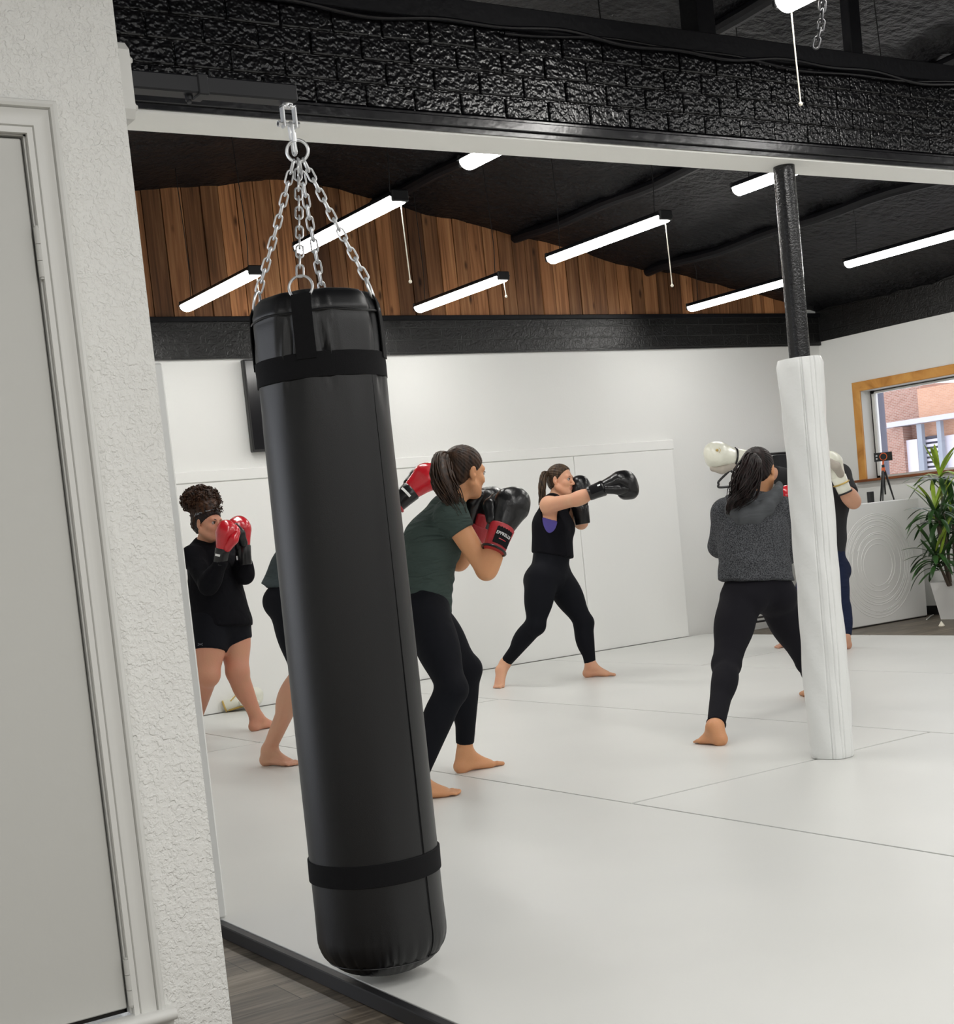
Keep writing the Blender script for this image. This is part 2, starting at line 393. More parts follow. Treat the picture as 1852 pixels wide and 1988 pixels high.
# left wall of the training room, seen only at its padded end
struct('wall_side', MB().box((1.0, 4.43, ZF), (1.638, BY, 4.0)), M['white_wall'], 'white wall end under the header')
pe = MB().box((1.638, 4.303, 0.001), (1.694, 9.6, 1.785), 0, 0.006).build('wall_pad', M['pad_white'], None, False)
tag(pe, 'white wall pad end standing on the mat behind the textured wall edge', 'wall pad')

# right wall with the window
RX = 10.9
r_ = MB().box((RX, -3, ZF), (RX+0.2, 6.4, 2.70)).box((RX, 9.68, ZF), (RX+0.2, BY+0.15, 2.70)).box((RX, 6.4, ZF), (RX+0.2, 9.68, 1.27)).box((RX, 6.4, 2.15), (RX+0.2, 9.68, 2.70))
struct('wall_right', r_, M['white_wall'], 'white right wall around the window')
struct('trim_5', MB().box((RX-0.015, -3, 2.70), (RX+0.2, BY+0.15, 4.2)), M['brick_y'], 'black blockwork above the right wall')
struct('baseboard_right', MB().box((RX-0.012, -3, ZF), (RX, BY, 0.04)), M['black_plastic'], 'black baseboard on the right wall')
win = empty('window_1', (RX, 8.0, 1.27)); tag(win, 'pine framed window looking onto a brick building', None, None, 'structure')
cp = [(0, 0), (0, 0.018), (0.006, 0.022), (0.084, 0.022), (0.09, 0.018), (0.09, 0)]
v = []; f = []
for (s, p) in cp: v += [(RX-p, 9.675+s, 1.29), (RX-p, 9.675+s, 2.148+s), (RX-p, 6.4-s, 2.148+s), (RX-p, 6.4-s, 1.29)]
for i in range(len(cp)-1):
    a, b = i*4, i*4+4; f += [(a, a+1, b+1, b), (a+1, a+2, b+2, b+1), (a+2, a+3, b+3, b+2)]
mesh_obj('window_casing', v, f, M['pine'], win, None, True, 25)
MB().box((RX-0.075, 6.25, 1.268), (RX+0.14, 9.80, 1.292), 0, 0.004).build('window_sill', M['sill_wood'], win)
MB().box((RX-0.001, 9.672, 1.292), (RX+0.2, 9.682, 2.15)).box((RX-0.001, 6.4, 2.142), (RX+0.2, 9.68, 2.152)).build('reveal', M['trim_white'], win, False)
fr = MB().box((RX+0.13, 9.628, 1.292), (RX+0.18, 9.672, 2.142)).box((RX+0.13, 6.4, 2.112), (RX+0.18, 9.672, 2.142)).box((RX+0.13, 6.4, 1.292), (RX+0.18, 9.672, 1.315))
fr.build('window_frame', M['trim_white'], win, False)
MB().box((RX+0.124, 9.661, 1.292), (RX+0.134, 9.668, 2.138)).box((RX+0.124, 6.4, 2.131), (RX+0.134, 9.668, 2.138)).build('gasket', M['dark_gap'], win, False)
gm, nt, b = new_mat('window glass'); nt.nodes.remove(b)
tr = N(nt, 'ShaderNodeBsdfTransparent'); gl = N(nt, 'ShaderNodeBsdfGlossy', i_Roughness=0.02); fr_ = N(nt, 'ShaderNodeFresnel', i_IOR=1.25); mxs = N(nt, 'ShaderNodeMixShader')
L(nt, fr_.outputs[0], mxs.inputs[0]); L(nt, tr.outputs[0], mxs.inputs[1]); L(nt, gl.outputs[0], mxs.inputs[2]); L(nt, mxs.outputs[0], nt.nodes['Material Output'].inputs[0])
MB().box((RX+0.152, 6.4, 1.31), (RX+0.156, 9.63, 2.115)).build('glass', gm, win, False)

# shell of the room behind the camera
struct('wall_front', MB().box((-3.15, -3.15, ZF), (11.1, -3, 3.6)), M['white_wall'], 'white wall behind the viewer')
struct('wall_west', MB().box((-3.15, -3, ZF), (-3, WY, 3.6)), M['white_wall'], 'white side wall left of the viewer')

# ceiling with purlins
xs = np.linspace(-3.2, 11.15, 110); ys = np.linspace(-3.2, 10.35, 110)
nz = rng.normal(0, 0.010, (110, 110)); nz = (nz+np.roll(nz, 1, 0)+np.roll(nz, 1, 1)+np.roll(nz, -1, 0))/2
V = [(x, y, ceil_z(x)+nz[i, j]) for i, x in enumerate(xs) for j, y in enumerate(ys)]
Fc = [(i*110+j, i*110+j+1, (i+1)*110+j+1, (i+1)*110+j) for i in range(109) for j in range(109)]
o = mesh_obj('ceiling', V, Fc, M['ceiling']); tag(o, 'black sprayed sloping roof underside', None, None, 'structure')
def ceil_hit(u, v):
    for D in np.linspace(5, 16, 600):
        p = at(u, v, D)
        if p[2] > ceil_z(p[0]): return p
    return p
pn = 6
for (u, v) in ((840, 330), (1140, 400), (1515, 437)):
    p = ceil_hit(u, v); X = p[0]; zc = ceil_z(X)
    yy = np.linspace(4.7, BY, 24); pts = [(X+0.02*math.sin(3*y), y, zc-0.03+0.012*math.sin(5*y+X)) for y in yy]
    o = MB().tube(pts, 0.045, 10).build('trim_%d' % pn, M['black_satin']); tag(o, 'black roof purlin along the slope', None, None, 'structure'); pn += 1

# header with faux brick
HY = 4.41
hb = MB().box((1.0, HY+0.010, 2.66), (10.9, 4.605, 3.0))
for j in range(4):
    x = 1.0+0.09*(j % 2)+0.02
    z0 = 2.669+j*0.0822
    while x < 10.7:
        hb.box((x+0.0035, HY+float(rng.uniform(-0.0015, 0.0015)), z0+0.0035), (min(x+0.1975, 10.9)-0.0035, HY+0.02, z0+0.0790), 0, 0.004); x += 0.1975
struct('wall_header', hb, M['brick_x'], 'glossy black faux brick header over the opening')
t_ = MB().box((1.0, HY-0.022, 2.622), (10.9, 4.605, 2.655), 0, 0.003).box((1.0, HY-0.012, 2.655), (10.9, HY+0.05, 2.668), 0, 0.003).box((1.0, HY-0.008, 2.604), (10.9, 4.605, 2.622))
struct('trim_%d' % pn, t_, M['black_paint'], 'glossy black trim board below the brick header'); pn += 1
struct('trim_%d' % pn, MB().box((1.0, HY, 2.597), (10.9, 4.607, 2.6045)), M['soffit'], 'cream white underside of the header'); pn += 1
struct('trim_%d' % pn, MB().box((1.0, HY-0.018, 2.997), (10.9, 4.6, 3.078), 0, 0.003), M['black_satin'], 'black timber on top of the brick header'); pn += 1
for xa, xb, xc in ((1323, 1358, 1392), (1635, 1652, 1674)):
    pa = ony(xb, 75, 4.43); pb = ony(xc, 78, 4.43); yb = onx(xa, 72, pa[0])[1]
    struct('trim_%d' % pn, MB().box((pa[0], 4.43, 3.075), (pb[0], min(max(yb, 4.48), 4.60), ceil_z(pa[0])+0.03), 0, 0.003), M['black_satin'], 'black post standing on the header'); pn += 1
cx_ = np.linspace(2.2, 7.5, 160)
cab = MB().tube([(x, HY-0.026, 2.992+0.012*math.sin(4.2*x)+0.008*math.sin(11*x+1)) for x in cx_], 0.008, 8).tube([(x, HY-0.024, 2.985+0.014*math.sin(3.1*x+2)+0.006*math.sin(9*x)) for x in cx_[30:]], 0.006, 8)
tag(cab.build('power_cable', M['black_paint']), 'black cable draped along the top of the brick header', 'cable')

# column with padding
PX, PY_ = 4.71, 4.507
tag(MB().lathe((PX, PY_, 0), [(0.046, 1.70), (0.046, 2.597)], 40, cap=True).build('support_pole', M['black_pole']), 'glossy black round pole under the header', 'pole')
def pad_r(r, z, a):
    # a faces: seams at fixed angles, soft bulges, creases
    cam_a = math.atan2(-PY_, -PX); q = (a-cam_a+math.pi) % (2*math.pi)-math.pi
    rr = r+0.004*math.sin(3*a+0.4)+0.0025*math.sin(z*9+2*a)+0.002*math.sin(z*23+5*a)
    for sa, dp in ((-0.02, 0.007), (0.09, 0.006), (0.42, 0.006), (0.62, 0.007), (0.95, 0.006), (-2.2, 0.006), (2.4, 0.006)):
        sa = sa+0.05*math.sin(z*2.3+sa*7)*(0.4 if sa < 0.3 else 1.0)
        rr -= dp*0.75*math.exp(-((q-sa)/0.017)**2)
    if q > 0.09: rr += 0.003
    rr += 0.004*math.exp(-((z-1.74)/0.03)**2)*math.sin(4*a)
    return rr
zs_ = np.concatenate([np.linspace(0.002, 0.03, 3), np.linspace(0.05, 1.74, 110), [1.765, 1.775]])
prof = [(0.090 if z < 0.01 else 0.0945+0.002*math.sin(z*4), z) for z in zs_]; prof[-1] = (0.05, 1.772); prof[-2] = (0.088, 1.768)
pp = MB().lathe((PX, PY_, 0), prof, 220, fn=lambda r, z, a: pad_r(r, z, a) if r > 0.06 else r).build('pole_padding', M['vinyl_white'], None, True, 60)
tag(pp, 'creased white vinyl padding wrapped around the lower pole', 'padding')

# floor mats
mats_ = [((1.655, 3.56), (1.2, 8.15), 'large white floor mat under the hanging bag, along the black edge'),
         ((1.655, 3.56), (8.15, 10.105), 'white floor mat in the far left corner by the wall pads'),
         ((3.56, 5.385), (1.2, 4.525), 'white floor mat in front of the padded pole'),
         ((3.56, 5.385), (4.525, 8.20), 'white floor mat running back from the padded pole, under the woman in the hoodie'),
         ((3.56, 5.385), (8.20, 10.105), 'white floor mat behind the punching woman up to the wall pads'),
         ((5.385, 7.15), (1.2, 10.105), 'long white floor mat beyond the padded pole'),
         ((7.15, 9.0), (1.2, 8.09), 'white floor mat along the far wood floor, right part'),
         ((7.15, 9.0), (8.09, 10.105), 'white floor mat at the far corner by the end of the wall pads')]
for (x0, x1), (y0, y1), lab in mats_:
    e = 0.0055
    tag(MB().box((x0+(0.016 if x0 < 1.7 else e), y0+e*1.6, ZF+0.002), (x1-e, y1-e*1.6, 0.0), 0, 0.0012).build('floor_mat', M['mat_white'], None, False), lab, 'floor mat', 'white floor mats')
tag(MB().box((1.640, 1.2, ZF+0.001), (1.669, 4.30, -0.001), 0, 0.003).build('mat_edge_strip', M['black_edge'], None, False), 'black edging strip along the near side of the white mats', 'edging')
struct('trim_%d' % pn, MB().box((1.67, 1.2, ZF), (8.998, 10.1, ZF+0.0015)), M['dark_gap'], 'dark sheet added under the mats to darken the seams'); pn += 1  # dark sheet laid over the plank floor so the seams look deep

# pads on the far wall
tag(MB().box((1.70, 10.112, 0.002), (7.677, BY-0.001, 1.7405), 0, 0.003).build('wall_pad', M['pad_white'], None, False), 'long white wall pad along the far wall behind the boxers', 'wall pad', 'white pads along the far wall')
tag(MB().box((7.680, 10.107, 0.002), (8.82, BY-0.001, 1.7405), 0, 0.003).build('wall_pad', M['pad_white'], None, False), 'last white wall pad at the right end of the far row', 'wall pad', 'white pads along the far wall')
tag(MB().box((1.70, 10.104, 1.742), (8.84, BY-0.001, 1.830), 0, 0.006).build('pad_cap_strip', M['pad_white'], None, False), 'long white strip capping the far wall pads', 'strip')

# ------------------------------------------------------------------ shop lights
LL = 1.19
def make_light(name, c, label, cordlen=None, wires=True):
    x, y, z = c; e = empty(name, (x, y, z), label, 'ceiling light', 'shop lights')
    h = LL/2
    MB().prism([(-0.062, 0.014), (-0.034, 0.045), (0.034, 0.045), (0.062, 0.014), (0.055, 0.0125), (-0.055, 0.0125)], lambda p, t: np.array([x+p[0], y-h+t*LL, z+p[1]])).build('housing', M['arm_black'], e, False)
    ln = [(0.052*math.cos(a), 0.012+0.042*math.sin(a)) for a in np.linspace(math.pi, 2*math.pi, 10)]
    MB().prism(ln, lambda p, t: np.array([x+p[0], y-h+0.012+t*(LL-0.024), z+p[1]])).build('diffuser', M['tube_light'], e, True)
    for s in (-1, 1):
        MB().box((x-0.05, y+s*h-0.012, z-0.015), (x+0.05, y+s*h+0.012, z+0.046), 0, 0.006).build('end_cap', M['black_plastic'], e)
        if wires: MB().tube(bez([(x, y+s*(h-0.1), z+0.045), (x+0.012, y+s*(h-0.1), z+0.3), (x-0.008, y+s*(h-0.11), ceil_z(x)-0.1), (x, y+s*(h-0.1), ceil_z(x))], 12), 0.003, 6).build('hanging_wire', M['black_plastic'], e)
    if cordlen:
        cy = y-h+0.03
        MB().tube(bez([(x+0.02, cy, z-0.01), (x+0.022, cy-0.004, z-cordlen*0.5), (x+0.03, cy, z-cordlen)], 10), 0.0032, 6).sphere((x+0.03, cy, z-cordlen-0.006), 0.010, 8).build('pull_cord', M['cord_white'], e)
    return e
LI = [(4.0, 9.0, 2.945, 'lit strip light left of the bag chains, nearest the far wall', 0.28),
      (4.0, 7.15, 2.945, 'lit strip light seen through the bag chains, with a white pull cord', 0.42),
      (4.0, 5.30, 2.945, 'lit strip light cut off by the header, left of centre', None),
      (6.0, 9.12, 2.955, 'lit strip light low over the cedar gable, right of the bag', 0.12),
      (6.0, 7.34, 2.955, 'lit strip light at the centre under the black ceiling, with a white pull cord', 0.40),
      (6.0, 5.52, 2.955, 'lit strip light cut off by the header beside the black pole', None),
      (8.75, 9.02, 2.935, 'lit strip light over the gable end, just left of the black pole', None),
      (8.75, 7.20, 2.935, 'lit strip light right of the black pole, running out of the photo', None),
      (8.75, 5.38, 2.935, 'unseen lit strip light added beyond the right edge of the photo', None)]  # this last lamp is out of view, added for the light it gives
for x, y, z, lab, cl in LI: make_light('strip_light', (x, y, z), lab, cl)
fl = make_light('strip_light', (4.0, 3.17, 2.935), 'lit strip light in front of the header at the top right, hung on a chain', None)
# its cord is at the far end
MB().tube(bez([(4.0, 3.73, 2.92), (4.006, 3.732, 2.75), (4.015, 3.735, 2.585)], 10), 0.0028, 6).sphere((4.015, 3.735, 2.578), 0.008, 8).build('pull_cord', M['cord_white'], fl)
def area(x, y, z, e, sx=1.2, sy=0.12):
    d = bpy.data.lights.new('unseen_room_lamp', 'AREA'); d.shape = 'RECTANGLE'; d.size = sy; d.size_y = sx; d.energy = e; d.color = (1, 0.985, 0.955)
    o = bpy.data.objects.new('unseen_room_lamp', d); COL.objects.link(o); o.location = (x, y, z)
FR = 35  # unseen lamps, added on the camera side to light the room
for x in (-1.2, 1.4, 4.0, 6.0, 8.75):
    for y in (-1.6, 0.7): area(x, y, 3.05 if x < 0 else 3.25, FR if x < 5 else (27 if x < 7 else 23))
for x in (6.0, 8.75): area(x, 2.5, 3.2, 24)

# ------------------------------------------------------------------ chain helper
def chain(mb, pts, pitch=0.030, wire=0.0033, w=0.0085, roll=0.0):
    pts = np.asarray(pts, float); seg = np.linalg.norm(np.diff(pts, axis=0), axis=1); s = np.concatenate([[0], np.cumsum(seg)])
    n = max(2, int(round(s[-1]/pitch))); ls = s[-1]/n
    for i in range(n):
        c = np.array([np.interp((i+0.5)*ls, s, pts[:, k]) for k in range(3)])
        q0 = np.array([np.interp(i*ls, s, pts[:, k]) for k in range(3)]); q1 = np.array([np.interp((i+1)*ls, s, pts[:, k]) for k in range(3)])
        t = nrm(q1-q0); a = nrm(np.cross(t, cf)); b_ = np.cross(t, a)
        th = roll+(math.pi/2 if i % 2 else 0.0); sd = a*math.cos(th)+b_*math.sin(th)
        hl = ls/2+wire*1.4-w+0.0005; P = []
        for q in np.linspace(-math.pi/2, math.pi/2, 7): P.append(c+t*(hl+w*math.cos(q))+sd*w*math.sin(q))
        for q in np.linspace(math.pi/2, 3*math.pi/2, 7): P.append(c+t*(-hl+w*math.cos(q))+sd*w*math.sin(q))
        mb.tube(P, wire, 8, 0, False, True)
    return mb
chx = ony(1590, 30, 3.9)
cc = MB(); ca, cb = ony(1583, 92, 3.5), ony(1597, 5, 3.5); chain(cc, [ca, (ca+cb)/2+[0.01, 0, 0], cb, cb+[0.03, 0, 0.25], [cb[0]+0.05, 3.5, ceil_z(cb[0])]], 0.034, 0.0038, 0.0105)
tag(cc.build('hanging_chain', M['dark_steel']), 'loose dark chain hanging from the roof behind the top right strip light', 'chain')
# ------------------------------------------------------------------ wall bracket, arm and heavy bag
BX, BYY = 1.744, 3.337
pl = empty('bracket_board', (1.276, 3.33, 2.2), 'white painted board with bolt heads on the end of the textured wall', 'mounting board')
MB().prism([(3.262, 2.225), (3.275, 2.205), (3.405, 2.205), (3.405, 2.385), (3.285, 2.385), (3.262, 2.362)], lambda p, t: np.array([1.2545+t*0.037, p[0], p[1]])).build('board', M['trim_white'], pl, False)
for z in (2.345, 2.235):
    MB().tube([(1.2915, 3.285, z), (1.299, 3.285, z)], 0.010, 12).tube([(1.299, 3.285, z), (1.304, 3.285, z)], 0.0065, 6).build('bolt_head', M['trim_white'], pl)
arm = empty('wall_mounted_beam', (1.52, 3.34, 2.25), 'black square steel arm carrying the heavy bag', 'bracket arm')
za = ony(575, 196, 3.315)[2]; zb = ony(588, 164, 3.315)[2]
MB().box((1.292, 3.315, za), (1.752, 3.367, zb), 0, 0.004).build('arm_beam', M['arm_black'], arm)
xc = ony(396, 165, 3.31)[0]
MB().box((xc-0.014, 3.311, za-0.004), (xc+0.014, 3.371, zb+0.004), 0, 0.003).build('collar', M['arm_black'], arm)
MB().tube([(xc-0.03, 3.341, za), (xc-0.03, 3.341, za-0.012)], 0.010, 10).tube([(xc-0.03, 3.341, za-0.012), (xc-0.03, 3.341, za-0.018)], 0.006, 8).build('bolt_head', M['arm_black'], arm)
zt = za
sh = MB(); dx, dy = cr[0], cr[1]
sx = ony(567, 205, BYY)[0]
hx = np.array([1.0, 0, 0])
c0 = np.array([BX-0.012, 3.341, zt])
# swivel block, clevis, cross bolt
sw = empty('bag_swivel', (BX-0.012, 3.341, zt-0.09), 'shiny steel swivel shackle under the black arm', 'shackle')
k_ = MB().tube([c0, c0-[0, 0, 0.010]], 0.014, 14).sphere(c0-[0, 0.016, 0.012], 0.007, 10)
for s in (-1, 1): k_.box(c0+[s*0.017-0.003, -0.010, -0.062], c0+[s*0.017+0.003, 0.010, -0.004], 0, 0.002)
k_.box(c0+[-0.02, -0.010, -0.012], c0+[0.02, 0.010, -0.005], 0, 0.002)
k_.build('clevis', M['chrome'], sw)
MB().tube([c0+[-0.033, 0, -0.052], c0+[0.026, 0, -0.052]], 0.0045, 10).tube([c0+[-0.033, 0, -0.052], c0+[-0.027, 0, -0.052]], 0.008, 6).tube([c0+[0.021, 0, -0.052], c0+[0.027, 0, -0.052]], 0.008, 6).build('cross_bolt', M['chrome'], sw)
# carabiner
P = []; cc0 = c0+[0, 0, -0.088]
for q in np.linspace(-math.pi/2, math.pi/2, 8): P.append(cc0+[0.002, 0.0085*math.sin(q), 0.032+0.0085*math.cos(q)])
for q in np.linspace(math.pi/2, 3*math.pi/2, 8): P.append(cc0+[0.006, 0.0085*math.sin(q), -0.032+0.0085*math.cos(q)])
MB().tube(P, 0.004, 10, 0, True, True).tube([cc0+[0.004, -0.0085, -0.01], cc0+[0.004, -0.0085, 0.012]], 0.0062, 10).build('carabiner', M['chrome'], sw)

bag = empty('heavy_bag', (BX, BYY, 0.014), 'long black punching bag hanging from chains in the foreground', 'punching bag')
zt_b = ony(617, 575, BYY)[2]
camang = math.atan2(-BYY, -BX)
ST = [camang-0.19+k*math.pi/2 for k in range(4)]
ZT = 1.735                                # shoulder of the bag
def bag_r(r, z, a):
    if z > 1.42 and r > 0.12:
        up = min(1, max(0, (z-1.46)/0.2))
        for s in ST:
            q = (a-s+math.pi) % (2*math.pi)-math.pi
            r += up*(0.004*math.exp(-(q/0.16)**2)-0.009*math.exp(-((abs(q)-0.27)/0.10)**2))
            r += up*0.0075*math.sin(34*(abs(q)-0.10)+z*30)*math.exp(-((abs(q)-0.30)/0.14)**2)*math.exp(-((z-1.62)/0.08)**2)
        r += 0.002*math.sin(9*a)*up
    if z < 0.16:
        dn = max(0, 1-abs(z-0.055)/0.07)
        r += dn*0.0026*math.sin(30*a+6*math.sin(3*a))+dn*0.0016*math.sin(53*a+z*40)
    else: r += 0.0012*math.sin(2*a+z*3)
    return r
prof = []
for t in np.linspace(0, math.pi/2, 14): prof.append((0.006+0.168*math.sin(t)**0.8, 0.115*(1-math.cos(t))**1.0+0.0))
for z in np.linspace(0.15, 1.70, 70): prof.append((0.1745-0.0085*min(1, z/1.7)**0.8, z))
prof += [(0.1655, 1.715), (0.164, 1.726), (0.1655, 1.733), (0.1655, 1.739), (0.1635, 1.745), (0.160, 1.757), (0.153, 1.772), (0.142, 1.783), (0.128, 1.787), (0.10, 1.78), (0.06, 1.772), (0.01, 1.77)]
MB().lathe((BX, BYY, 0.014), prof, 144, fn=bag_r).build('bag_body', M['bag'], bag, True, 60)
def ring_band(z0, z1, rad, name):
    pr = [(rad-0.004, z0), (rad, z0+0.002), (rad, (z0+z1)/2), (rad, z1-0.002), (rad-0.004, z1)]
    MB().lathe((BX, BYY, 0.014), pr, 120, fn=lambda r, z, a: r+0.0006*math.sin(5*a+z*50), cap=False).build(name, M['webbing'], bag)
zu0, zu1 = ony(620, 738, BYY-0.165)[2], ony(620, 690, BYY-0.165)[2]
zl0, zl1 = ony(735, 1738, BYY-0.172)[2], ony(735, 1692, BYY-0.172)[2]
ring_band(zu0-0.004, zu1, 0.1695, 'upper_strap_band'); ring_band(zl0, zl1, 0.1772, 'lower_strap_band')
# long seam and piping
sa = camang+0.85
MB().tube([(BX+(0.0065+0.168*math.sin(t)**0.8)*math.cos(sa), BYY+(0.0065+0.168*math.sin(t)**0.8)*math.sin(sa), 0.014+0.115*(1-math.cos(t))) for t in np.linspace(0.95, 1.57, 8)]+[(BX+(0.1752-0.0085*min(1, z/1.7)**0.8)*math.cos(sa), BYY+(0.1752-0.0085*min(1, z/1.7)**0.8)*math.sin(sa), z) for z in np.linspace(0.165, 1.72, 60)], 0.0013, 6).build('side_seam', M['webbing'], bag)
ca = np.linspace(0, 2*math.pi, 90, endpoint=False)
MB().tube([(BX+0.1655*math.cos(a), BYY+0.1655*math.sin(a), 1.742+0.002*math.sin(6*a)) for a in ca], 0.003, 6, 0, False, True).build('top_welt', M['bag'], bag)
MB().tube([(BX+0.150*math.cos(a), BYY+0.150*math.sin(a), 0.062) for a in ca], 0.0018, 6, 0, False, True).build('bottom_seam', M['bag'], bag)
RZ = ony(577, 293, BYY)[2]; rc = np.array([BX, BYY, RZ])
side = np.array([cr[0], cr[1], 0]); side /= np.linalg.norm(side); fw = np.array([cf[0], cf[1], 0]); fw /= np.linalg.norm(fw)
RR = 0.0275
MB().tube([rc+RR*(math.cos(a)*side+math.sin(a)*np.array([0, 0, 1])) for a in np.linspace(0, 2*math.pi, 40, endpoint=False)], 0.0042, 10, 0, False, True).build('top_ring', M['chrome'], bag)
tops = {0: 0.004, 1: 0.012, 2: -0.002, 3: -0.010}
for k, s in enumerate(ST):
    d_ = np.array([math.cos(s), math.sin(s), 0]); tg = np.array([-math.sin(s), math.cos(s), 0])
    c_ = np.array([BX, BYY, 0])
    # webbing strap from the band to the ring
    pts = [c_+d_*0.1685+[0, 0, z] for z in np.linspace(zu1-0.002, 1.70, 8)]+[c_+d_*0.1675+[0, 0, 1.735], c_+d_*0.164+[0, 0, 1.768], c_+d_*0.156+[0, 0, 1.786]]
    V = []; 
    for p in pts:
        for w_, o_ in ((-0.0255, 0), (0.0255, 0), (0.0255, 0.003), (-0.0255, 0.003)): V.append(np.array(p)+tg*w_+d_*o_)
    n = len(pts); Fs = [(0, 1, 2, 3), tuple((n-1)*4+j for j in (3, 2, 1, 0))]
    for i in range(n-1):
        for j in range(4): Fs.append((i*4+j, i*4+(j+1) % 4, (i+1)*4+(j+1) % 4, (i+1)*4+j))
    st = mesh_obj('strap', V, Fs, M['webbing'], bag, None, True, 30)
    rcen = c_+d_*0.150+np.array([0, 0, 1.803]); rad = 0.030
    upv = nrm(np.array([0, 0, 1.0])-d_*0.25)
    MB().tube([rcen+rad*(math.cos(a)*tg+math.sin(a)*upv) for a in np.linspace(0, 2*math.pi, 36, endpoint=False)], 0.0036, 10, 0, False, True).build('strap_ring', M['chrome'], st)
    a0 = rcen+upv*rad; b0 = rc+side*(d_@side)*0.013+fw*(d_@fw)*0.004-np.array([0, 0, RR-0.003])
    mid = (a0+b0)/2-np.array([0, 0, 0.006])
    q = MB(); chain(q, bez([a0, mid, b0], 20), 0.029, 0.0027, 0.0088, 0.12+k*0.1); q.build('chain', M['chrome'], bag)

# ------------------------------------------------------------------ screen on the far wall
tv = empty('wall_screen', (5.2, BY-0.05, 1.945), 'black flat screen on the far wall, mostly hidden by the bag', 'screen')
MB().box((4.615, BY-0.075, 1.945), (5.80, BY-0.02, 2.648), 0, 0.006).build('screen_case', M['black_plastic'], tv)
MB().box((4.628, BY-0.0765, 1.962), (5.788, BY-0.07, 2.636)).build('screen_panel', M['screen'], tv)
MB().box((5.0, BY-0.03, 2.1), (5.4, BY-0.001, 2.5)).build('wall_mount', M['black_plastic'], tv)

# ------------------------------------------------------------------ counter with relief front
CYf = 8.938; XL, XR = 9.62, 10.729; ZC = ony(1783, 966, CYf)[2]
ct = empty('reception_counter', ((XL+XR)/2, CYf+0.17, ZF), 'white counter with rings in relief on its front, by the plant', 'counter')
MB().box((XL, CYf, ZF+0.012), (XR, CYf+0.38, ZC), 0, 0.006).build('counter_body', M['counter_white'], ct, False)
MB().box((XL+0.01, CYf+0.01, ZF), (XR-0.01, CYf+0.37, ZF+0.012)).build('base_shadow', M['dark_gap'], ct, False)  # dark slab standing in for the shadow line under the counter
rg = MB(); cx0, cz0 = 10.115, 0.50
for i, (r0, ox, oz, a0, a1) in enumerate([(0.19, 0, 0, 0, 360), (0.225, 0.005, 0.01, -60, 250), (0.26, -.004, 0.02, 20, 300), (0.295, 0.01, 0.0, -140, 150), (0.33, 0, 0.02, 0, 290), (0.355, .005, .01, -170, 160), (0.38, 0, 0.015, 0, 360), (0.40, -0.005, 0, -60, 250), (0.42, 0.0, 0.0, 40, 390), (0.44, 0, 0.01, -100, 190), (0.46, 0.0, 0.005, 0, 300), (0.48, 0, 0, -200, 60)]):
    aa = np.radians(np.linspace(a0, a1, 80)); full = (a1-a0) >= 360
    if full: aa = aa[:-1]
    pts = [(min(max(cx0+ox+r0*math.cos(a), XL+0.015), XR-0.015), CYf+0.0012, cz0+oz+r0*math.sin(a)) for a in aa]
    rg.tube(pts, 0.0045, 6, 0, True, full)
rg.build('relief_rings', M['counter_white'], ct)
# tripod with phone
ty = CYf+0.12; tx = ony(1713, 887, ty)[0]; tz = ZC
tp = empty('phone_tripod', (tx, ty, tz), 'small black tripod with an orange collar holding a phone on the counter', 'tripod')
hubz = ony(1712, 912, ty)[2]
for a in (200, 325, 80):
    e_ = np.array([tx+0.075*math.cos(math.radians(a)), ty+0.075*math.sin(math.radians(a)), tz+0.004]); hb = np.array([tx+0.012*math.cos(math.radians(a)), ty+0.012*math.sin(math.radians(a)), hubz-0.01])
    lg = MB().tube([e_, e_*0.5+hb*0.5, hb], [0.007, 0.009, 0.011], 8); lg.build('leg', M['black_plastic'], tp)
MB().tube([(tx, ty, tz+0.06), (tx, ty, hubz)], 0.008, 8).build('centre_tube', M['black_plastic'], tp)
MB().tube([(tx, ty, hubz-0.02), (tx, ty, hubz+0.02)], 0.017, 14).build('collar', M['orange'], tp)
MB().tube([(tx, ty, hubz+0.02), (tx, ty, hubz+0.045)], 0.014, 12).build('head_knob', M['black_plastic'], tp)
phz = ony(1711, 887, ty)[2]
MB().tube([(tx, ty, hubz+0.04), (tx, ty-0.005, phz-0.03)], 0.009, 8).build('stem', M['orange'], tp)
ph = empty('mobile_phone', (tx, ty, phz-0.037), 'black phone held sideways in the tripod mount by the window', 'phone')
MB().obox((tx, ty-0.008, phz), (side, fw, (0, 0, 1)), (0.083, 0.005, 0.040)).build('phone_case', M['screen'], ph)
MB().sphere(np.array((tx, ty-0.008, phz))-side*0.062-fw*0.006+[0, 0, -0.015], 0.009, 12).sphere(np.array((tx, ty-0.008, phz))-side*0.062-fw*0.006+[0, 0, 0.012], 0.009, 12).build('phone_lens', M['chrome'], ph)
MB().tube([np.array((tx, ty-0.008, phz))-fw*0.007+side*0.032*math.cos(a)+[0, 0, 0.032*math.sin(a)] for a in np.linspace(0, 2*math.pi, 28, endpoint=False)], 0.0035, 8, 0, False, True).build('magnet_ring', M['orange'], tp)
bx_ = ony(1686, 965, CYf+0.2)
tag(MB().box((bx_[0]+0.0, CYf+0.18, ZC), (bx_[0]+0.055, CYf+0.22, ZC+0.10), 0, 0.003).build('small_box', [M['black_plastic']]), 'small dark box standing on the counter left of the tripod', 'box')
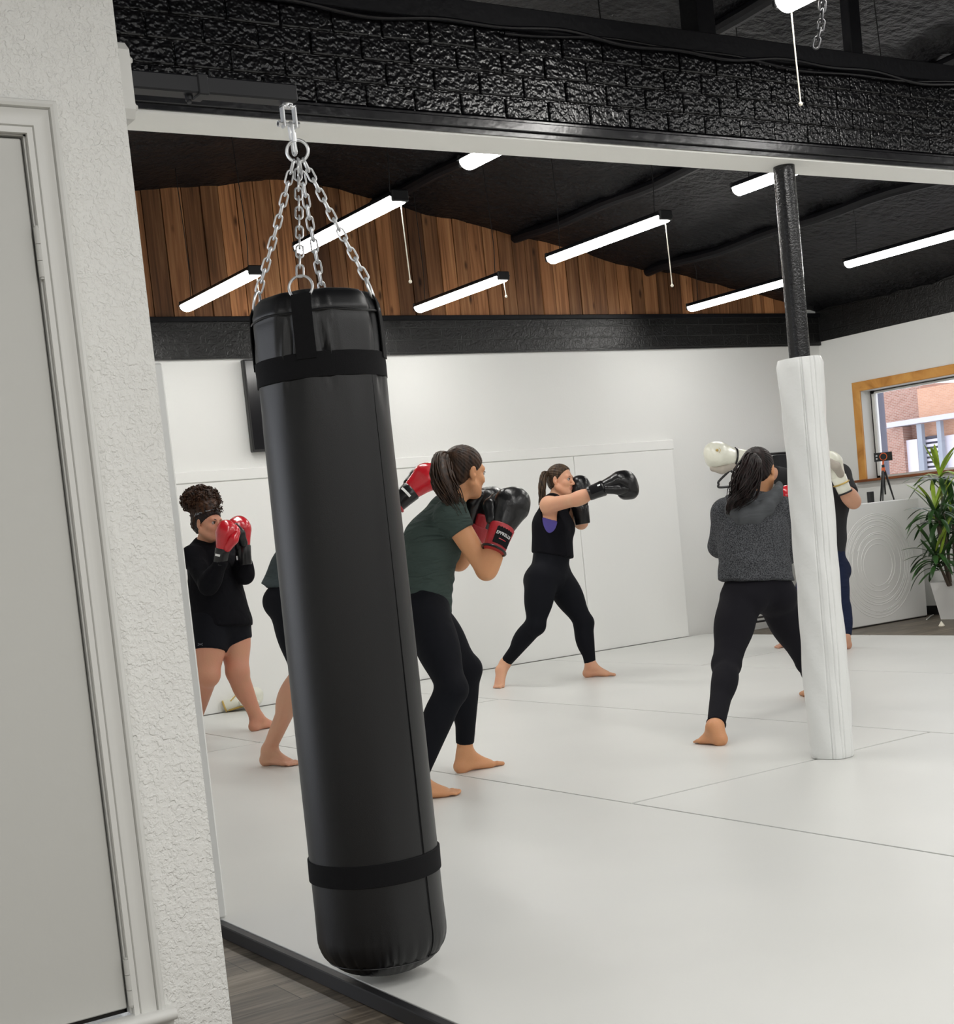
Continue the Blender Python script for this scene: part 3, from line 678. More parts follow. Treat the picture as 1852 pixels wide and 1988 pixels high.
# little things on the wood floor
wp = onz(1828, 1217, ZF)
tag(MB().lathe((wp[0], wp[1], ZF), [(0.02, 0), (0.028, 0.01), (0.012, 0.035), (0.002, 0.05)], 7).build('paper_scrap', M['cord_white'], None, False), 'crumpled white scrap on the wood floor near the pot', 'scrap')
tag(MB().tube(bez([(10.80, 8.93, ZF+0.008), (10.70, 8.88, ZF+0.007), (10.55, 8.78, ZF+0.006), (10.45, 8.72, ZF+0.006)], 16), 0.006, 6).build('white_cable', M['trim_white']), 'white cable on the floor between the counter and the plant pot', 'cable')

# ------------------------------------------------------------------ potted plant
pc = np.array([10.585, 8.50, ZF]); ztop = ony(1842, 1130, 8.45)[2]
pt = empty('potted_dracaena', pc, 'tall green leafy plant in a white tapered pot by the window', 'plant')
hp = ztop-ZF
MB().add([(pc[0]+s*a, pc[1]+t*a, z) for (a, z) in ((0.095, ZF), (0.145, ztop), (0.130, ztop), (0.12, ztop-0.03)) for s, t in ((-1, -1), (1, -1), (1, 1), (-1, 1))],
         [(3, 2, 1, 0)]+[(i*4+j, i*4+(j+1) % 4, i*4+4+(j+1) % 4, i*4+4+j) for i in range(3) for j in range(4)]).build('pot', M['pot'], pt, False)
MB().add([(pc[0]+s*0.125, pc[1]+t*0.125, ztop-0.02) for s, t in ((-1, -1), (1, -1), (1, 1), (-1, 1))], [(0, 1, 2, 3)]).build('soil', M['soil'], pt, False)
def leaf(mb, base, az, el, ln, w, droop, m=0):
    d = np.array([math.cos(az)*math.cos(el), math.sin(az)*math.cos(el), math.sin(el)]); sd = np.array([-math.sin(az), math.cos(az), 0])
    n = 10; V = []; p = np.array(base, float); d0 = d.copy(); step = ln/n
    for i in range(n+1):
        t = i/n; ww = w*(0.35+1.6*t)*(1-t)**0.55*1.05 if t < 1 else 0.0005
        ww = max(ww, 0.0006); up = np.cross(sd, d0)
        V += [p+sd*ww+up*ww*0.35, p, p-sd*ww+up*ww*0.35]
        p = p+d0*step; d0 = nrm(d0+np.array([0, 0, -droop*step]))
    Fs = []
    for i in range(n):
        for j in (0, 1): Fs.append((i*3+j, i*3+j+1, i*3+4+j, i*3+3+j))
    mb.add(V, Fs, m)
heads = [((1824, 925), 8.46, 0.9), ((1815, 990), 8.40, 0.7), ((1823, 1010), 8.34, 0.0), ((1840, 1050), 8.5, 0.1), ((1816, 1075), 8.38, 0.3), ((1849, 985), 8.62, 0.2), ((1822, 1095), 8.36, 0.05), ((1858, 1030), 8.5, 0.2)]
for (u, v_), Yh, fresh in heads:
    hp_ = ony(u, v_, Yh); b0 = np.array([pc[0]+(hp_[0]-pc[0])*0.45+rng.uniform(-.02, .02), pc[1]+(hp_[1]-pc[1])*0.45+rng.uniform(-.02, .02), ztop-0.03])
    cn = MB().tube(bez([b0, (b0+hp_)/2+[rng.uniform(-.015, .015), rng.uniform(-.015, .015), 0], hp_], 10), 0.011, 8).build('cane', M['cane'], pt)
    lb = MB(); n = 19
    for i in range(n):
        az = i*2.4+rng.uniform(-.3, .3); az = math.pi-az if hp_[0]+0.33*math.cos(az) > 10.84 else az; young = i < n*0.45*fresh+0.0
        el = (rng.uniform(0.95, 1.35) if i < 6 else rng.uniform(0.1, 0.75))
        leaf(lb, hp_+[0, 0, 0.03-0.005*i], az, el, rng.uniform(0.26, 0.38), rng.uniform(0.019, 0.028), rng.uniform(1.5, 3.0) if el > 0.9 else rng.uniform(3.5, 7.0), 1 if young else 0)
    lb.build('leaves', [M['leaf'], M['leaf_new']], pt, True, 80)

# ------------------------------------------------------------------ garment rack behind the woman in the hoodie
rk = empty('garment_rack', (9.75, 10.02, ZF), 'black metal garment rack on casters behind the woman in the hoodie', 'rack')
xa, xb = ony(1408, 905, 10.0)[0], 10.30; yr = 10.0
zr = ony(1515, 884, 10.0)[2]+0.02
MB().tube([(xa, yr, zr), (xb, yr, zr)], 0.012, 8).build('top_rail', M['black_plastic'], rk)
for x in (xa+0.22, xb): MB().tube([(x, yr, ZF+0.09), (x, yr, zr)], 0.012, 8).build('upright', M['black_plastic'], rk)
bs = MB()
for z in (ZF+0.09, ZF+0.13, ZF+0.17): bs.tube([(xa, yr, z), (xb, yr, z)], 0.010, 8)
for x in (xa, xb): bs.tube([(x, yr-0.12, ZF+0.085), (x, yr+0.1, ZF+0.085)], 0.012, 8)
bs.build('base_rails', M['black_plastic'], rk)
for x in (xa, xb):
    for y in (yr-0.11, yr+0.09): MB().tube([(x-0.012, y, ZF+0.035), (x+0.012, y, ZF+0.035)], 0.034, 14).tube([(x, y, ZF+0.03), (x, y, ZF+0.085)], 0.010, 8).build('caster', M['black_plastic'], rk)
def hanger(mb, c, s):
    c = np.array(c, float); k = [(0, 0.085), (0, 0.03), (0.20*s, -0.06), (0.215*s, -0.09), (0.20*s, -0.115), (0.1*s, -0.12), (-0.2*s, -0.12), (-0.215*s, -0.09), (-0.20*s, -0.06), (0, 0.03)]
    mb.tube(bez([c+side*a+[0, 0, b] for a, b in k], 60), 0.011, 8)
hc = at(1418, 921, 13.35); hm = MB(); hanger(hm, (hc[0], hc[1], hc[2]+0.01), 0.55)
hm.tube([hc+[0, 0, 0.09], hc+[0, 0.0, 0.16], hc+side*0.02+[0, 0, 0.19], hc+side*0.05+[0, 0, 0.16]], 0.009, 8)
tag(hm.build('clothes_hanger', M['black_plastic']), 'empty black clothes hanger left of the dark haired woman\'s head', 'hanger')
ga = ony(1503, 884, 10.0); gb = ony(1566, 880, 10.0)
gz0 = ony(1530, 1060, 10.0)[2]
pr = [(9.965+0.02*math.sin(i*1.7), 0) for i in range(3)]
gm_ = MB(); xs_ = np.linspace(ga[0], gb[0], 14)
V = []
for z in np.linspace(gz0, ga[2], 12):
    for x in xs_: V.append((x, 9.955+0.012*math.sin(x*60+z*2)*(1-(z-gz0)/(ga[2]-gz0)*0.7), z))
for z in np.linspace(gz0, ga[2], 12):
    for x in xs_: V.append((x, 10.035+0.012*math.sin(x*50+z), z))
Fg = []
nX, nZ = 14, 12
for o_ in (0, nX*nZ):
    for i in range(nZ-1):
        for j in range(nX-1):
            q = (o_+i*nX+j, o_+i*nX+j+1, o_+(i+1)*nX+j+1, o_+(i+1)*nX+j); Fg.append(q if o_ == 0 else q[::-1])
T = nX*nZ
for j in range(nX-1): Fg.append((T-nX+j, T-nX+j+1, 2*T-nX+j+1, 2*T-nX+j)); Fg.append((j+1, j, T+j, T+j+1))
for i in range(nZ-1): Fg.append((i*nX, (i+1)*nX, T+(i+1)*nX, T+i*nX)); Fg.append(((i+1)*nX+nX-1, i*nX+nX-1, T+i*nX+nX-1, T+(i+1)*nX+nX-1))
gm_.add(V, Fg); M['black_cloth'] = pmat('black cloth', (0.014, 0.014, 0.016), 0.9, bump=(300, 0.001))
tag(gm_.build('hanging_garment', M['black_cloth']), 'black garment hanging between the dark haired woman\'s head and the padded pole', 'garment')

# ------------------------------------------------------------------ outside the window
def omat(n, c, r=0.8, **k): return pmat(n, c, r, **k)
M['brick_red'] = brick_mat('red brown brick', 'Y', (0.30, 0.15, 0.11), (0.40, 0.22, 0.17), (0.45, 0.36, 0.32), 0.24, 0.085, 0.012, 0.9, 0.004, 30, 0.003)
M['brick_orange'] = brick_mat('orange brick', 'Y', (0.52, 0.28, 0.18), (0.58, 0.33, 0.22), (0.55, 0.38, 0.30), 0.24, 0.085, 0.010, 0.9, 0.002, 30, 0.003)
M['facade_grey'] = omat('pale grey metal', (0.52, 0.52, 0.58)); M['facade_white'] = omat('pale panel', (0.68, 0.66, 0.74)); M['steel_grey'] = omat('grey column', (0.30, 0.33, 0.38))
M['snow'] = omat('snowy ground', (0.8, 0.8, 0.82)); M['pole_grey'] = omat('dark grey pole', (0.10, 0.10, 0.13))
FX = 60.0
def orect(mb, u0, v0, u1, v1, X, th, m=0):
    a = onx(u0, v0, X); b_ = onx(u1, v1, X); mb.box((X, a[1], min(a[2], b_[2])), (X+th, b_[1], max(a[2], b_[2])), m)
bd = empty('brick_building', (FX, 42, -0.3), 'orange and brown brick building across the street outside the window', 'building')
ym = onx(1791, 800, FX+0.8)[1]; zt_ = onx(1750, 752, FX+0.8)[2]; zt2 = onx(1820, 747, FX)[2]
yl = onx(1690, 800, FX+0.8)[1]+16
MB().box((FX+0.8, ym, -0.4), (FX+8, yl, zt_)).build('brick_wall', M['brick_red'], bd, False)
MB().box((FX+0.5, -20, 3.6), (FX+8, ym, zt2)).build('brick_wall', M['brick_orange'], bd, False)
MB().box((FX+2.2, -20, -0.4), (FX+2.6, ym, 3.8)).build('recess_wall', M['brick_red'], bd, False)
q = MB(); a = onx(1721, 826, FX-0.3); b_ = onx(1852, 808, FX-0.3); q.box((FX-0.3, -20, a[2]-0.13), (FX+2.4, a[1], a[2]+0.13))
a = onx(1712, 835, FX+0.5); q.box((FX+0.5, a[1]-0.3, a[2]-0.12), (FX+0.9, yl, a[2]+0.12)); q.build('canopy_fascia', M['facade_grey'], bd, False)
a = onx(1725, 880, FX+0.1)[1]; b_ = onx(1756, 880, FX+0.1)[1]; zf_ = onx(1740, 830, FX)[2]
MB().box((FX+0.1, b_, -0.4), (FX+0.8, a, zf_)).build('brick_pier', M['brick_red'], bd, False)
for u0, u1 in ((1784.5, 1794), (1823.5, 1831.5)):
    a = onx(u0, 870, FX)[1]; b_ = onx(u1, 870, FX)[1]; MB().box((FX-0.1, b_, -0.4), (FX+0.15, a, zf_)).build('column', M['steel_grey'], bd, False)
q = MB(); orect(q, 1753, 856, 1786, 930, FX+0.3, 0.1); q.build('door_panel', M['facade_white'], bd, False)
q = MB(); orect(q, 1833, 846, 1900, 930, FX+0.3, 0.1); q.build('door_panel', M['facade_white'], bd, False)
lv = MB(); a = onx(1794, 850, FX+0.25); b_ = onx(1822, 846, FX+0.25); zz = np.linspace(-0.2, a[2], 17)
for i in range(16): lv.box((FX+0.25, b_[1], zz[i]), (FX+0.32, a[1], zz[i]+(zz[1]-zz[0])*0.55))
lv.build('louvre', M['facade_white'], bd, False)
MB().box((FX+0.36, b_[1]-0.05, -0.3), (FX+0.4, a[1]+0.05, zz[-1]+0.05)).build('louvre_back', M['pole_grey'], bd, False)
tc = bpy.data.curves.new('letters', 'FONT'); tc.body = 'SL'; tc.size = 0.30; tc.extrude = 0.02; tc.align_x = 'LEFT'
to = bpy.data.objects.new('tmp', tc); COL.objects.link(to); bpy.context.view_layer.update()
me = bpy.data.meshes.new_from_object(to.evaluated_get(bpy.context.evaluated_depsgraph_get())); bpy.data.objects.remove(to)
vv = np.array([v.co for v in me.vertices]); p0 = onx(1714.5, 875, FX+0.05)
vv2 = np.stack([FX+0.75-vv[:, 2], p0[1]*1.0-vv[:, 0]+(onx(1714.5, 875, FX+0.75)[1]-p0[1]), onx(1714.5, 875, FX+0.75)[2]+vv[:, 1]], 1)
mesh_obj('wall_letters', vv2, [list(p.vertices) for p in me.polygons], M['facade_white'], bd, None, False)
pp_ = onx(1705, 800, 15.0)
tag(MB().tube([(15.0, pp_[1], -0.3), (15.0, pp_[1], 4.2)], 0.085, 14).build('street_pole', M['pole_grey']), 'dark grey pole outside behind the left edge of the window glass', 'pole')
tag(MB().box((RX+0.25, -60, -0.4), (140, 160, -0.3)).build('ground_outside', M['snow'], None, False), 'pale ground outside', None, None, 'structure')

# ------------------------------------------------------------------ world
wd = bpy.data.worlds.new('sky'); SC.world = wd; wd.use_nodes = True; wn = wd.node_tree; bg = wn.nodes['Background']
bg.inputs['Color'].default_value = (0.90, 0.93, 1.0, 1); bg.inputs['Strength'].default_value = 2.3
# ------------------------------------------------------------------ smooth bodies: implicit surfaces turned into meshes
def cone(a, b, ra, rb, tag_='', k=0.025): return dict(t='cone', a=np.array(a, float), b=np.array(b, float), ra=ra, rb=rb, tag=tag_, k=k, op='u')
def ell(c, ax, r, tag_='', k=0.025, op='u'): return dict(t='ell', c=np.array(c, float), ax=np.array(ax, float), r=np.array(r, float), tag=tag_, k=k, op=op)
def ball(c, r, tag_='', k=0.025, op='u'): return ell(c, np.eye(3), (r, r, r), tag_, k, op)
def ec(a, b, A, B, sd, tag_='', k=0.03):
    a = np.array(a, float); b = np.array(b, float); ax = nrm(b-a); sd = nrm(np.array(sd)-ax*(ax@np.array(sd))); return dict(t='ec', a=a, b=b, A=A, B=B, ax=ax, sd=sd, dp=np.cross(ax, sd), tag=tag_, k=k, op='u')
def bbox(p, e):
    if p['t'] == 'ell':
        r = np.sqrt(((p['ax']*p['r'][:, None])**2).sum(0)); return p['c']-r-e, p['c']+r+e
    if p['t'] == 'cone': m = max(p['ra'], p['rb'])
    else: m = max(*p['A'], *p['B'])
    return np.minimum(p['a'], p['b'])-m-e, np.maximum(p['a'], p['b'])+m+e
def prim_d(p, X, Y, Z, inf):
    if p['t'] == 'ell':
        c = p['c']; q = [(X-c[0])*p['ax'][i][0]+(Y-c[1])*p['ax'][i][1]+(Z-c[2])*p['ax'][i][2] for i in range(3)]; r = p['r']
        k0 = np.sqrt(sum((q[i]/r[i])**2 for i in range(3))); k1 = np.sqrt(sum((q[i]/r[i]**2)**2 for i in range(3)))+1e-9
        return k0*(k0-1)/k1-inf
    a, b = p['a'], p['b']; ba = b-a; l2 = ba@ba
    h = np.clip(((X-a[0])*ba[0]+(Y-a[1])*ba[1]+(Z-a[2])*ba[2])/l2, 0, 1)
    qx, qy, qz = X-a[0]-h*ba[0], Y-a[1]-h*ba[1], Z-a[2]-h*ba[2]
    if p['t'] == 'cone': return np.sqrt(qx*qx+qy*qy+qz*qz)-(p['ra']+(p['rb']-p['ra'])*h)-inf
    w = p['A'][0]+(p['B'][0]-p['A'][0])*h+inf; dp = p['A'][1]+(p['B'][1]-p['A'][1])*h+inf; m = np.minimum(w, dp)
    s = qx*p['sd'][0]+qy*p['sd'][1]+qz*p['sd'][2]; n = qx*p['dp'][0]+qy*p['dp'][1]+qz*p['dp'][2]; e = qx*p['ax'][0]+qy*p['ax'][1]+qz*p['ax'][2]
    k0 = np.sqrt((s/w)**2+(n/dp)**2+(e/m)**2); k1 = np.sqrt((s/w**2)**2+(n/dp**2)**2+(e/m**2)**2)+1e-9
    return np.where(k0 < 0.05, -m, k0*(k0-1)/k1)
def axis_pts(lo, hi, h, fine):
    out = []; x = lo
    while x <= hi+h:
        out.append(x); x += min([f[2] for f in (fine or []) if f[0]-h < x < f[1]]+[h])
    return np.array(out)
def sdf_mesh(prims, h=0.008, inf=0.0, cuts=None, fine=None, disp=None, ksc=1.0, post=None):
    """fine = (centre, radius, step); cuts = {tag: [(point, normal)]} keeps the side against the normal; post(F, X, Y, Z)"""
    infs = inf if callable(inf) else (lambda t: inf)
    us = [p for p in prims if p['op'] == 'u']
    bb = [bbox(p, infs(p['tag'])+2*h) for p in us]; lo = np.min([b[0] for b in bb], 0); hi = np.max([b[1] for b in bb], 0)
    axs = [axis_pts(lo[i], hi[i], h, None if fine is None else [(f[0][i]-f[1], f[0][i]+f[1], f[2]) for f in fine]) for i in range(3)]
    Fd = np.full([len(a) for a in axs], 0.5, np.float32)
    def win(p, e):
        b0, b1 = bbox(p, e); sl = []
        for i in range(3):
            i0 = max(0, np.searchsorted(axs[i], b0[i])-1); i1 = min(len(axs[i]), np.searchsorted(axs[i], b1[i])+1); sl.append(slice(i0, max(i1, i0)))
        return tuple(sl)
    for p in prims:
        k = p['k']*ksc; f_ = infs(p['tag']); sl = win(p, max(f_, 0)+k+2*h)
        X = axs[0][sl[0]][:, None, None]; Y = axs[1][sl[1]][None, :, None]; Z = axs[2][sl[2]][None, None, :]
        if 0 in (X.size, Y.size, Z.size): continue
        d = prim_d(p, X, Y, Z, f_ if p['op'] == 'u' else 0.0)
        if cuts and p['tag'] in cuts and p['op'] == 'u':
            for (q, n) in cuts[p['tag']]: d = np.maximum(d, (X-q[0])*n[0]+(Y-q[1])*n[1]+(Z-q[2])*n[2])
        o = Fd[sl]
        if p['op'] == 'u': hh = np.maximum(k-np.abs(o-d), 0)/max(k, 1e-6); Fd[sl] = np.minimum(o, d)-hh*hh*k*0.25
        else: d = -d; hh = np.maximum(k-np.abs(o-d), 0)/max(k, 1e-6); Fd[sl] = np.maximum(o, d)+hh*hh*k*0.25
    if disp is not None:
        I = np.nonzero(np.abs(Fd) < 0.03); Fd[I] += disp(axs[0][I[0]], axs[1][I[1]], axs[2][I[2]]).astype(np.float32)
    if post is not None: Fd = post(Fd, axs[0][:, None, None], axs[1][None, :, None], axs[2][None, None, :]).astype(np.float32)
    # pad the border so that the surface closes
    for ax in range(3):
        for e in (0, -1):
            s = [slice(None)]*3; s[ax] = e; Fd[tuple(s)] = np.maximum(Fd[tuple(s)], 0.01)
    return nets(Fd, axs)
def nets(Fd, axs):
    ins = Fd < 0; nx, ny, nz = Fd.shape
    cnt = np.zeros((nx-1, ny-1, nz-1), np.int8)
    for i in (0, 1):
        for j in (0, 1):
            for k in (0, 1): cnt += ins[i:nx-1+i, j:ny-1+j, k:nz-1+k]
    act = (cnt > 0) & (cnt < 8); I, J, K = np.nonzero(act); n = len(I); idx = np.full(act.shape, -1, np.int64); idx[I, J, K] = np.arange(n)
    C = {}
    for i in (0, 1):
        for j in (0, 1):
            for k in (0, 1): C[i, j, k] = (Fd[I+i, J+j, K+k], np.stack([axs[0][I+i], axs[1][J+j], axs[2][K+k]], 1))
    S = np.zeros((n, 3)); W = np.zeros(n)
    for a in C:
        for ax in range(3):
            if a[ax] == 0:
                b = list(a); b[ax] = 1; fa, pa = C[a]; fb, pb = C[tuple(b)]; m = (fa < 0) != (fb < 0)
                t = np.where(m, fa/np.where(m, fa-fb, 1), 0)[:, None]; S += np.where(m[:, None], pa+(pb-pa)*t, 0); W += m
    V = S/W[:, None]; Q = []
    for ax in range(3):
        s0 = [slice(1, -1)]*3; s0[ax] = slice(0, -1); s1 = [slice(1, -1)]*3; s1[ax] = slice(1, None)
        a = ins[tuple(s0)]; b = ins[tuple(s1)]; P = np.argwhere(a != b); 
        if len(P) == 0: continue
        fl = a[P[:, 0], P[:, 1], P[:, 2]]
        base = P+1; base[:, ax] -= 1; o1, o2 = (ax+1) % 3, (ax+2) % 3; q = []
        for (d1, d2) in ((-1, -1), (0, -1), (0, 0), (-1, 0)):
            c = base.copy(); c[:, o1] += d1; c[:, o2] += d2; q.append(idx[c[:, 0], c[:, 1], c[:, 2]])
        q = np.stack(q, 1); q[~fl] = q[~fl][:, ::-1]; Q.append(q)
    Q = np.concatenate(Q); 
    # one relaxing pass along the surface
    for it in range(2):
        A = np.zeros_like(V); w = np.zeros(len(V))
        for i in range(4):
            for j in (1, 3): np.add.at(A, Q[:, i], V[Q[:, (i+j) % 4]]); np.add.at(w, Q[:, i], 1)
        V = V*0.6+0.4*A/np.maximum(w, 1)[:, None]
    return V, Q
def sdf_obj(name, prims, mat, parent, **kw):
    V, Q = sdf_mesh(prims, **kw); return mesh_obj(name, V, Q.tolist(), mat, parent, None, True)

# ------------------------------------------------------------------ people
def skin_mat(name, base, blush):
    m, nt, b = new_mat(name); b.inputs['Roughness'].default_value = 0.5; b.inputs['Specular IOR Level'].default_value = 0.35
    v = coords(nt); n = N(nt, 'ShaderNodeTexNoise', i_Scale=9.0, i_Detail=3.0); L(nt, v, n.inputs['Vector'])
    c = ramp(nt, n.outputs['Fac'], [(0.35, base), (0.7, blush)])
    a = N(nt, 'ShaderNodeAttribute', attribute_name='lip'); mx = N(nt, 'ShaderNodeMix', data_type='RGBA'); L(nt, a.outputs['Fac'], mx.inputs['Factor'])
    L(nt, c, mx.inputs['A']); mx.inputs['B'].default_value = (0.36, 0.10, 0.085, 1); L(nt, mx.outputs['Result'], b.inputs['Base Color'])
    n2 = N(nt, 'ShaderNodeTexNoise', i_Scale=120.0); L(nt, v, n2.inputs['Vector']); bp = N(nt, 'ShaderNodeBump', i_Strength=1.0, i_Distance=0.0008); L(nt, n2.outputs['Fac'], bp.inputs['Height']); L(nt, bp.outputs[0], b.inputs['Normal'])
    b.inputs['Subsurface Weight'].default_value = 0.12; b.inputs['Subsurface Radius'].default_value = (0.02, 0.008, 0.004); b.inputs['Subsurface Scale'].default_value = 0.5
    return m
M['skin_tan'] = skin_mat('tan skin', (0.60, 0.295, 0.145), (0.64, 0.305, 0.155))
M['skin_fair'] = skin_mat('fair skin', (0.68, 0.375, 0.235), (0.69, 0.35, 0.225))
M['skin_brown'] = skin_mat('light brown skin', (0.54, 0.27, 0.17), (0.57, 0.255, 0.17))
M['skin_rosy'] = skin_mat('rosy skin', (0.58, 0.32, 0.21), (0.59, 0.305, 0.205))
def cloth(n, c, rough=0.85, fold=None, **k):
    m, nt, b = new_mat(n); b.inputs['Roughness'].default_value = rough; b.inputs['Base Color'].default_value = (*c, 1); b.inputs['Specular IOR Level'].default_value = 0.12
    v = coords(nt, fold or (6, 6, 22)); n1 = N(nt, 'ShaderNodeTexNoise', i_Scale=1.0, i_Detail=2.5, i_Distortion=0.7); L(nt, v, n1.inputs['Vector'])
    bp = N(nt, 'ShaderNodeBump', i_Strength=k.get('s', 0.7), i_Distance=k.get('d', 0.02)); L(nt, n1.outputs['Fac'], bp.inputs['Height']); L(nt, bp.outputs[0], b.inputs['Normal'])
    return m
M['leggings'] = cloth('black leggings', (0.0055, 0.006, 0.009), 0.75, (14, 14, 14), s=0.35, d=0.01)
M['leggings_grey'] = cloth('charcoal leggings', (0.0105, 0.010, 0.0135), 0.85, (14, 14, 14), s=0.3, d=0.01)
M['tee_green'] = cloth('dark green jersey', (0.046, 0.066, 0.060), 0.85, (7, 7, 26), s=1.0, d=0.03)
M['tee_slate'] = cloth('slate grey jersey', (0.048, 0.062, 0.066), 0.85)
M['knit_black'] = cloth('black knit', (0.005, 0.005, 0.007), 0.9, (10, 10, 10), s=0.8, d=0.02)
M['tank_black'] = cloth('black tank jersey', (0.0055, 0.0055, 0.008), 0.9, (12, 12, 4), s=0.5, d=0.015)
M['bra_purple'] = cloth('purple jersey', (0.105, 0.085, 0.33), 0.7, (10, 10, 16), s=0.3, d=0.01)
M['denim'] = cloth('dark blue denim', (0.014, 0.020, 0.048), 0.85)
def hoodie_mat():
    m, nt, b = new_mat('grey marl fleece'); b.inputs['Roughness'].default_value = 0.95; b.inputs['Specular IOR Level'].default_value = 0.15
    v = coords(nt); n = N(nt, 'ShaderNodeTexNoise', i_Scale=190.0, i_Detail=2.0); L(nt, v, n.inputs['Vector'])
    L(nt, ramp(nt, n.outputs['Fac'], [(0.38, (0.024, 0.025, 0.029)), (0.62, (0.105, 0.109, 0.118))]), b.inputs['Base Color'])
    v2 = coords(nt, (5, 5, 8)); n1 = N(nt, 'ShaderNodeTexNoise', i_Scale=1.0, i_Detail=2.0); L(nt, v2, n1.inputs['Vector'])
    bp = N(nt, 'ShaderNodeBump', i_Strength=0.6, i_Distance=0.02); L(nt, n1.outputs['Fac'], bp.inputs['Height']); L(nt, bp.outputs[0], b.inputs['Normal']); return m
M['hoodie'] = hoodie_mat(); M['hood_plain'] = cloth('grey fleece edging', (0.085, 0.09, 0.097), 0.95)
def hair_mat(n, c0, c1):
    m, nt, b = new_mat(n); b.inputs['Roughness'].default_value = 0.48; b.inputs['Specular IOR Level'].default_value = 0.22
    v = coords(nt, (60, 60, 14)); n1 = N(nt, 'ShaderNodeTexNoise', i_Scale=1.0, i_Detail=4.0); L(nt, v, n1.inputs['Vector'])
    L(nt, ramp(nt, n1.outputs['Fac'], [(0.35, c0), (0.68, c1)]), b.inputs['Base Color'])
    bp = N(nt, 'ShaderNodeBump', i_Strength=0.8, i_Distance=0.004); L(nt, n1.outputs['Fac'], bp.inputs['Height']); L(nt, bp.outputs[0], b.inputs['Normal']); return m
M['hair_brown'] = hair_mat('brown hair', (0.009, 0.005, 0.0035), (0.060, 0.031, 0.018))
M['hair_dark'] = hair_mat('dark brown hair', (0.004, 0.003, 0.003), (0.022, 0.011, 0.010))
M['hair_ash'] = hair_mat('ash brown hair', (0.020, 0.013, 0.009), (0.10, 0.062, 0.036))
M['hair_curl'] = hair_mat('curly brown hair', (0.008, 0.004, 0.003), (0.060, 0.024, 0.010))
M['glove_black'] = pmat('black glove leather', (0.0055, 0.0055, 0.0065), 0.30, bump=(50, 0.002), coat=0.08, spec=0.4)
M['glove_red'] = pmat('red glove leather', (0.50, 0.012, 0.022), 0.26, bump=(40, 0.002), coat=0.3)
M['glove_cuff_red'] = pmat('red cuff', (0.36, 0.014, 0.022), 0.45, bump=(50, 0.002))
M['glove_white'] = pmat('cream white glove leather', (0.74, 0.74, 0.64), 0.3, bump=(40, 0.002), coat=0.2)
M['glove_tan'] = pmat('grey tan glove leather', (0.40, 0.36, 0.31), 0.5)
M['gold'] = pmat('gold trim', (0.52, 0.36, 0.10), 0.35, 0.4)
M['print_white'] = pmat('white print', (0.85, 0.85, 0.85), 0.5)
M['eye_white'] = pmat('eye white', (0.42, 0.38, 0.36), 0.35); M['iris'] = pmat('iris', (0.03, 0.018, 0.010), 0.15)

def frame(fwd, up):
    y = nrm(fwd); z = nrm(np.array(up)-y*(y@np.array(up))); return np.array([np.cross(y, z), y, z])
def head_prims(c, R, s=1.0):
    P = lambda x, y, z: c+s*(R.T@np.array([x, y, z]))
    E = lambda p, r, k=0.02, op='u': ell(P(*p), R, np.array(r)*s, 'head', k*s, op)
    q = [E((0, -.018, .035), (.074, .093, .082)), E((0, .022, -.028), (.060, .062, .082), 0.03), E((0, .030, -.070), (.046, .048, .040), 0.03),
         cone(P(-.062, -.005, -.055), P(-.022, .058, -.094), .017*s, .018*s, 'head', .025*s), cone(P(.062, -.005, -.055), P(.022, .058, -.094), .017*s, .018*s, 'head', .025*s),
         E((0, .068, -.095), (.019, .018, .016), .02), cone(P(-.036, .070, .022), P(.036, .070, .022), .014*s, .014*s, 'head', .02*s),
         E((-.037, .060, -.028), (.024, .022, .022), .02), E((.037, .060, -.028), (.024, .022, .022), .02),
         cone(P(0, .084, .012), P(0, .106, -.028), .007*s, .0115*s, 'head', .012*s), E((-.011, .094, -.034), (.008, .010, .007), .006), E((.011, .094, -.034), (.008, .010, .007), .006),
         E((-.032, .094, .003), (.017, .013, .011), .012, 's'), E((.032, .094, .003), (.017, .013, .011), .012, 's'),
         cone(P(-.015, .086, -.057), P(.015, .086, -.057), .0065*s, .0065*s, 'head', .006*s), cone(P(-.012, .085, -.068), P(.012, .085, -.068), .0075*s, .0075*s, 'head', .006*s)]
    for sx in (-1, 1):
        Re = frame(R.T@np.array([sx*0.35, 1, 0.0]), R.T@np.array([0, -0.2, 1.0]))
        q += [ell(P(sx*.077, -.014, -.008), Re, np.array((.009, .019, .031))*s, 'head', .008*s), ell(P(sx*.085, -.006, -.004), Re, np.array((.005, .009, .014))*s, 'head', .006*s, 's'), ell(P(sx*.072, -.006, -.036), Re, np.array((.007, .009, .009))*s, 'head', .008*s)]
    return q, P
def lip_attr(o, P, R, s):
    org = ORG[o.name]; me = o.data; co_ = np.empty(len(me.vertices)*3); me.vertices.foreach_get('co', co_); co_ = co_.reshape(-1, 3)+org
    c = P(0, .090, -.0625); d = (co_-c)@R.T/s; v = np.exp(-((d[:, 0]/.021)**4+(d[:, 1]/.02)**4+(d[:, 2]/.0115)**4)); v[v < 0.03] = 0
    a = me.attributes.new('lip', 'FLOAT', 'POINT'); a.data.foreach_set('value', (v*0.75).astype(np.float32))
